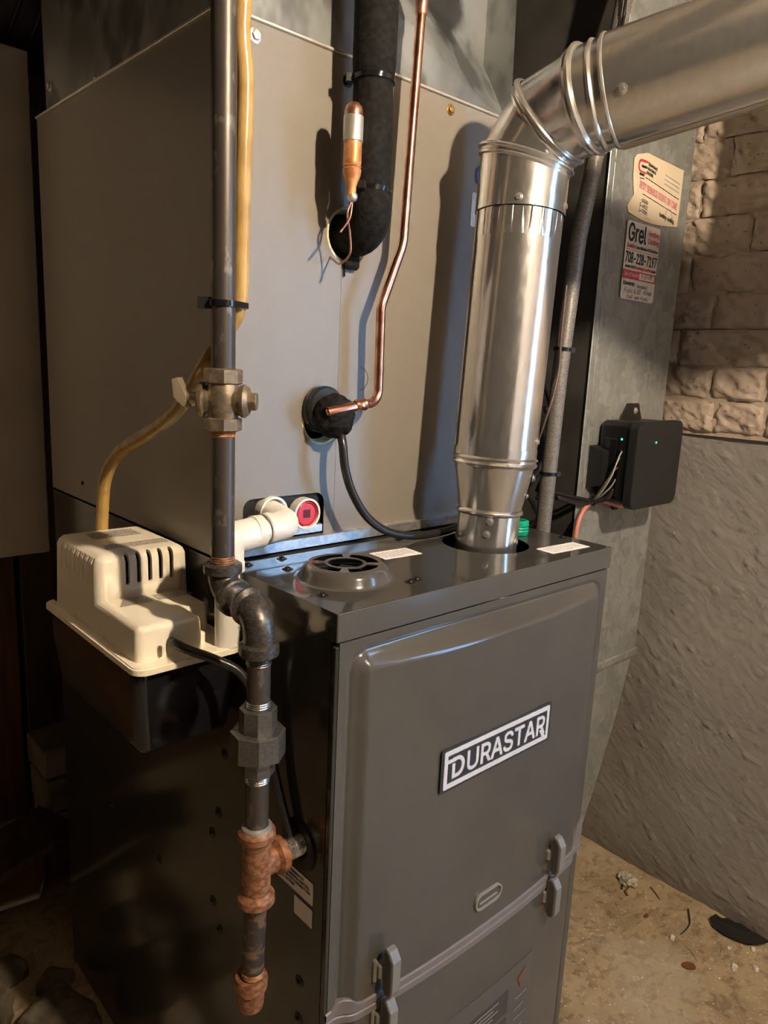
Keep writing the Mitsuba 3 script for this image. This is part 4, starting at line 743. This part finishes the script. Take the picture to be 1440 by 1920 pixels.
obj('duct_wire', tube(smooth_path([(.600, .155, 1.47), (.608, .155, 1.50), (.604, .155, 1.53), (.612, .155, 1.57), (.615, .155, 1.62), (.66, .155, 2.1)], 8), .0022, 10), 'm_black', True, label='thin black wire hanging above the flue elbow', cat='wire')
gc = thing('green_cap', 'green plastic threaded cap lying on the furnace top behind the flue', 'cap')
obj(gc + '__body', lathe([(.0085, .003), (.0085, .0195), (.0110, .0205), (.0135, .0195), (.0140, .0175), (.0138, .015), (.0146, .014), (.0138, .012), (.0146, .010), (.0138, .008), (.0146, .006), (.0135, .001), (.012, 0), (.0085, .003)], (.398, .105, H), V(.02, 0, 1), 32), 'm_green', 30)

# ---------------------------------------------------------------- left background
obj('wall_panel', rough(cbox((-1.0, .800, .735), (.020, .815, 1.515), .002).subdivide().subdivide(), .002, 40, 51), 'm_board', label='dull grey board wall panel at the far left with a ragged lower edge', cat='panel')
fdp = [V(-.62, .90, 1.84), V(-.12, .865, 1.668), V(.30, .865, 1.585)]; fdir = unit(fdp[1] - fdp[0])
obj('flex_duct', cat_(tube(fdp, .118, 36), *[trimesh.creation.torus(.119, .0035, 36, 8).apply_transform(trimesh.geometry.align_vectors([0, 0, 1], unit(b_ - a_))).apply_translation(a_ + (b_ - a_) * t_) for a_, b_ in ((fdp[0], fdp[1]), (fdp[1], fdp[2])) for t_ in np.linspace(.05, .95, 14)]), 'm_black_satin', True, label='dark round flexible duct at the top left corner', cat='duct')
bpl = [(-1.0, -.72, 'm_wood_dark'), (-.71, -.40, 'm_wood_brown'), (-.39, -.12, 'm_wood_dark'), (-.11, .074, 'm_wood_brown'), (.085, .30, 'm_wood_dark')]
for x0, x1, m_ in bpl: obj('wall_back__plank', cbox((x0, 1.20 + random.uniform(0, .012), .0), (x1, 1.235, 2.2), .003), m_)
for x0, x1, z0, z1, y_, lb in ((.034, .130, .226, .290, .940, 'dusty brick on top of the stack behind the furnace'), (.037, .132, .150, .219, .936, 'dusty brick second from the top of the stack behind the furnace'), (.043, .135, .070, .144, .942, 'dusty brick low in the stack behind the furnace'), (.046, .140, .0, .066, .945, 'dusty brick at the foot of the stack behind the furnace')):
    obj('loose_brick', rough(rbox((x0, y_, z0), (x1, y_ + .11, z1), .006, 3).subdivide().subdivide(), .006, 30, int(z0 * 100)), 'm_old_brick', True, label=lb, cat='brick')
sb_ = cbox((-.30, .80, .156), (.03, .925, .172), .003); sb_.apply_transform(trimesh.transformations.rotation_matrix(.35, [0, 0, 1], [-.05, .93, .16]))
obj('loose_plank', sb_, 'm_wood_dark', label='dusty dark plank lying across the bricks at the far left', cat='plank')
tb = thing('tan_board', 'tan painted board with a pale broken edge lying on the floor at the far left', 'board')
tp = Polygon([(-.30, .93), (-.14, .878), (-.08, .862), (-.012, .852), (.015, .90), (.036, .985), (.030, 1.03), (-.02, 1.10), (-.30, 1.12)])
obj(tb + '__sheet', extr(tp.buffer(-.002), V(0, 0, .045), X, Y, .008), 'm_tan_board'); obj(tb + '__core', extr(tp, V(0, 0, .040), X, Y, .0085), 'm_pvc', label='pale broken edge')
obj(tb + '__sheet', extr(tp.buffer(-.004), V(0, 0, .036), X, Y, .004), 'm_tan_board')
def stone(c, s, seed, rz): 
    m = trimesh.creation.icosphere(3, 1.0); m.vertices = np.sign(m.vertices) * np.abs(m.vertices) ** .42; m = rough(rough(m, .35, 1.1, seed), .22, 5.0, seed); m.apply_scale(s); m.apply_transform(trimesh.transformations.rotation_matrix(rz, [0, 0, 1])); m.apply_translation(c); return m
for i_, (c, s, rz, lb) in enumerate((((-.075, .565, .015), (.046, .05, .042), .4, 'large pale rubble stone beside the foot of the furnace'), ((-.165, .655, .010), (.045, .04, .035), 1.0, 'rubble stone at the lower left corner'), ((-.115, .745, .0), (.04, .03, .02), .2, 'flat rubble stone in front of the tan board'), ((-.045, .670, .0), (.024, .026, .018), .7, 'small rubble stone touching the furnace side'), ((-.190, .545, .015), (.04, .045, .04), 2.1, 'dark rubble stone at the bottom left edge'))):
    obj('rubble_stone', stone(c, s, 60 + i_, rz), 'm_stone', True, label=lb, cat='stone')

# ---------------------------------------------------------------- litter on the floor
def gz(x, y): return float(floor_fn(np.array(x), np.array(y))[..., 2])
sh = Polygon([(.991, -.002), (1.004, -.008), (1.003, -.020), (1.010, -.030), (1.009, -.044), (1.013, -.052), (1.010, -.075), (1.010, -.108), (.996, -.094), (.985, -.078), (.980, -.058), (.977, -.036), (.981, -.012)])
shm = extr(sh.buffer(-.001).buffer(.001), V(0, 0, .012), X, Y, .0035); shm.vertices[:, 2] += .45 * (shm.vertices[:, 0] - .98) + .006 * nfbm(*shm.vertices.T, 30, 2, 3)
obj('black_shard', shm, 'm_black_satin', label='black broken plastic shard leaning at the foot of the wall', cat='shard')
for x, y, s, a_, lb in ((.905, .030, .0078, .4, 'white foam cube lying alone farthest from the black shard'), (.923, -.082, .0092, .2, 'largest white foam cube, nearest the lower edge'), (.948, -.111, .0080, .9, 'white foam cube near the right edge beside the largest one'), (.985, -.090, .0072, .5, 'white foam cube under the tip of the black shard'), (.958, -.056, .0056, 1.1, 'smallest white foam cube below the middle of the shard')):
    m = cbox((-s / 2,) * 3, (s / 2,) * 3, s * .12); m.apply_transform(trimesh.transformations.euler_matrix(.1, .15, a_)); m.apply_translation((x, y, gz(x, y) + s * .45))
    obj('foam_cube', m, 'm_cube_white', label=lb, cat='foam cube', group='white foam cubes on the floor')
def twig(pts, r, m_, lb, key='twig', cat='twig'):
    P = smooth_path([(x, y, gz(x, y) + r + dz_) for x, y, dz_ in pts], 6); obj(key, tube(P, np.linspace(r, r * .7, len(P)), 8), m_, True, label=lb, cat=cat)
twig([(.988, .040, .004), (.968, .026, .002), (.952, .022, .001), (.926, .024, 0)], .0016, 'm_ink', 'bent dark twig between a white cube and the wall')
twig([(.996, .126, 0), (.988, .110, .001), (.980, .096, 0)], .0014, 'm_rust_flat', 'short dark twig near the crumpled scrap')
twig([(.909, .006, 0), (.900, -.012, .002), (.888, -.028, 0)], .0009, 'm_wire_white', 'pale straw left of the rust brown leaf disc', 'straw', 'straw')
twig([(.952, -.046, .001), (.936, -.050, .002), (.917, -.053, 0)], .0009, 'm_wire_white', 'pale straw right of the rust brown leaf disc', 'straw', 'straw')
twig([(.952, .168, 0), (.975, .178, .003), (.985, .185, .006)], .002, 'm_ink', 'dark twig beside the crumpled scrap against the wall')
twig([(.945, .150, .0), (.950, .158, .002), (.962, .160, .0)], .0022, 'm_rust_flat', 'curled rusty scrap below the crumpled scrap', 'rusty_scrap', 'scrap')
lf = cyl((0, 0, 0), (0, 0, .0016), .0125, 22); lf.apply_scale([1, .72, 1]); lf.apply_transform(trimesh.transformations.rotation_matrix(-.8, [0, 0, 1])); lf.apply_translation((.866, -.022, gz(.866, -.022) + .001))
obj('rust_disc', rough(lf, .002, 120, 7), 'm_rust_flat', label='round rust brown disc on the floor', cat='disc')
obj('brown_chip', rough(trimesh.creation.icosphere(2, 1).apply_scale([.0075, .004, .0028]).apply_translation((.921, .094, gz(.921, .094) + .002)), .002, 200, 8), 'm_rust_flat', True, label='small brown chip on the floor near the furnace', cat='chip')
obj('crumpled_scrap', rough(trimesh.creation.icosphere(4, 1).apply_scale([.018, .022, .012]).apply_translation((.978, .168, gz(.978, .168) + .006)), .020, 90, 9), 'm_scrap', True, label='crumpled pale scrap lying where floor and wall meet', cat='scrap')
grit = []
for _ in range(260):
    x, y = RNG.uniform(.55, 1.01), RNG.uniform(-.24, .26); s = abs(RNG.normal(0, .0010)) + .0004
    m = trimesh.creation.icosphere(0, s); m.apply_scale([1, RNG.uniform(.5, 1), .6]); m.apply_translation((x, y, gz(x, y) + s * .3)); grit.append(m)
obj('floor_grit', cat_(*grit), 'm_cube_white', label='pale grit scattered over the dirty floor at the right', cat='grit', kind='stuff')
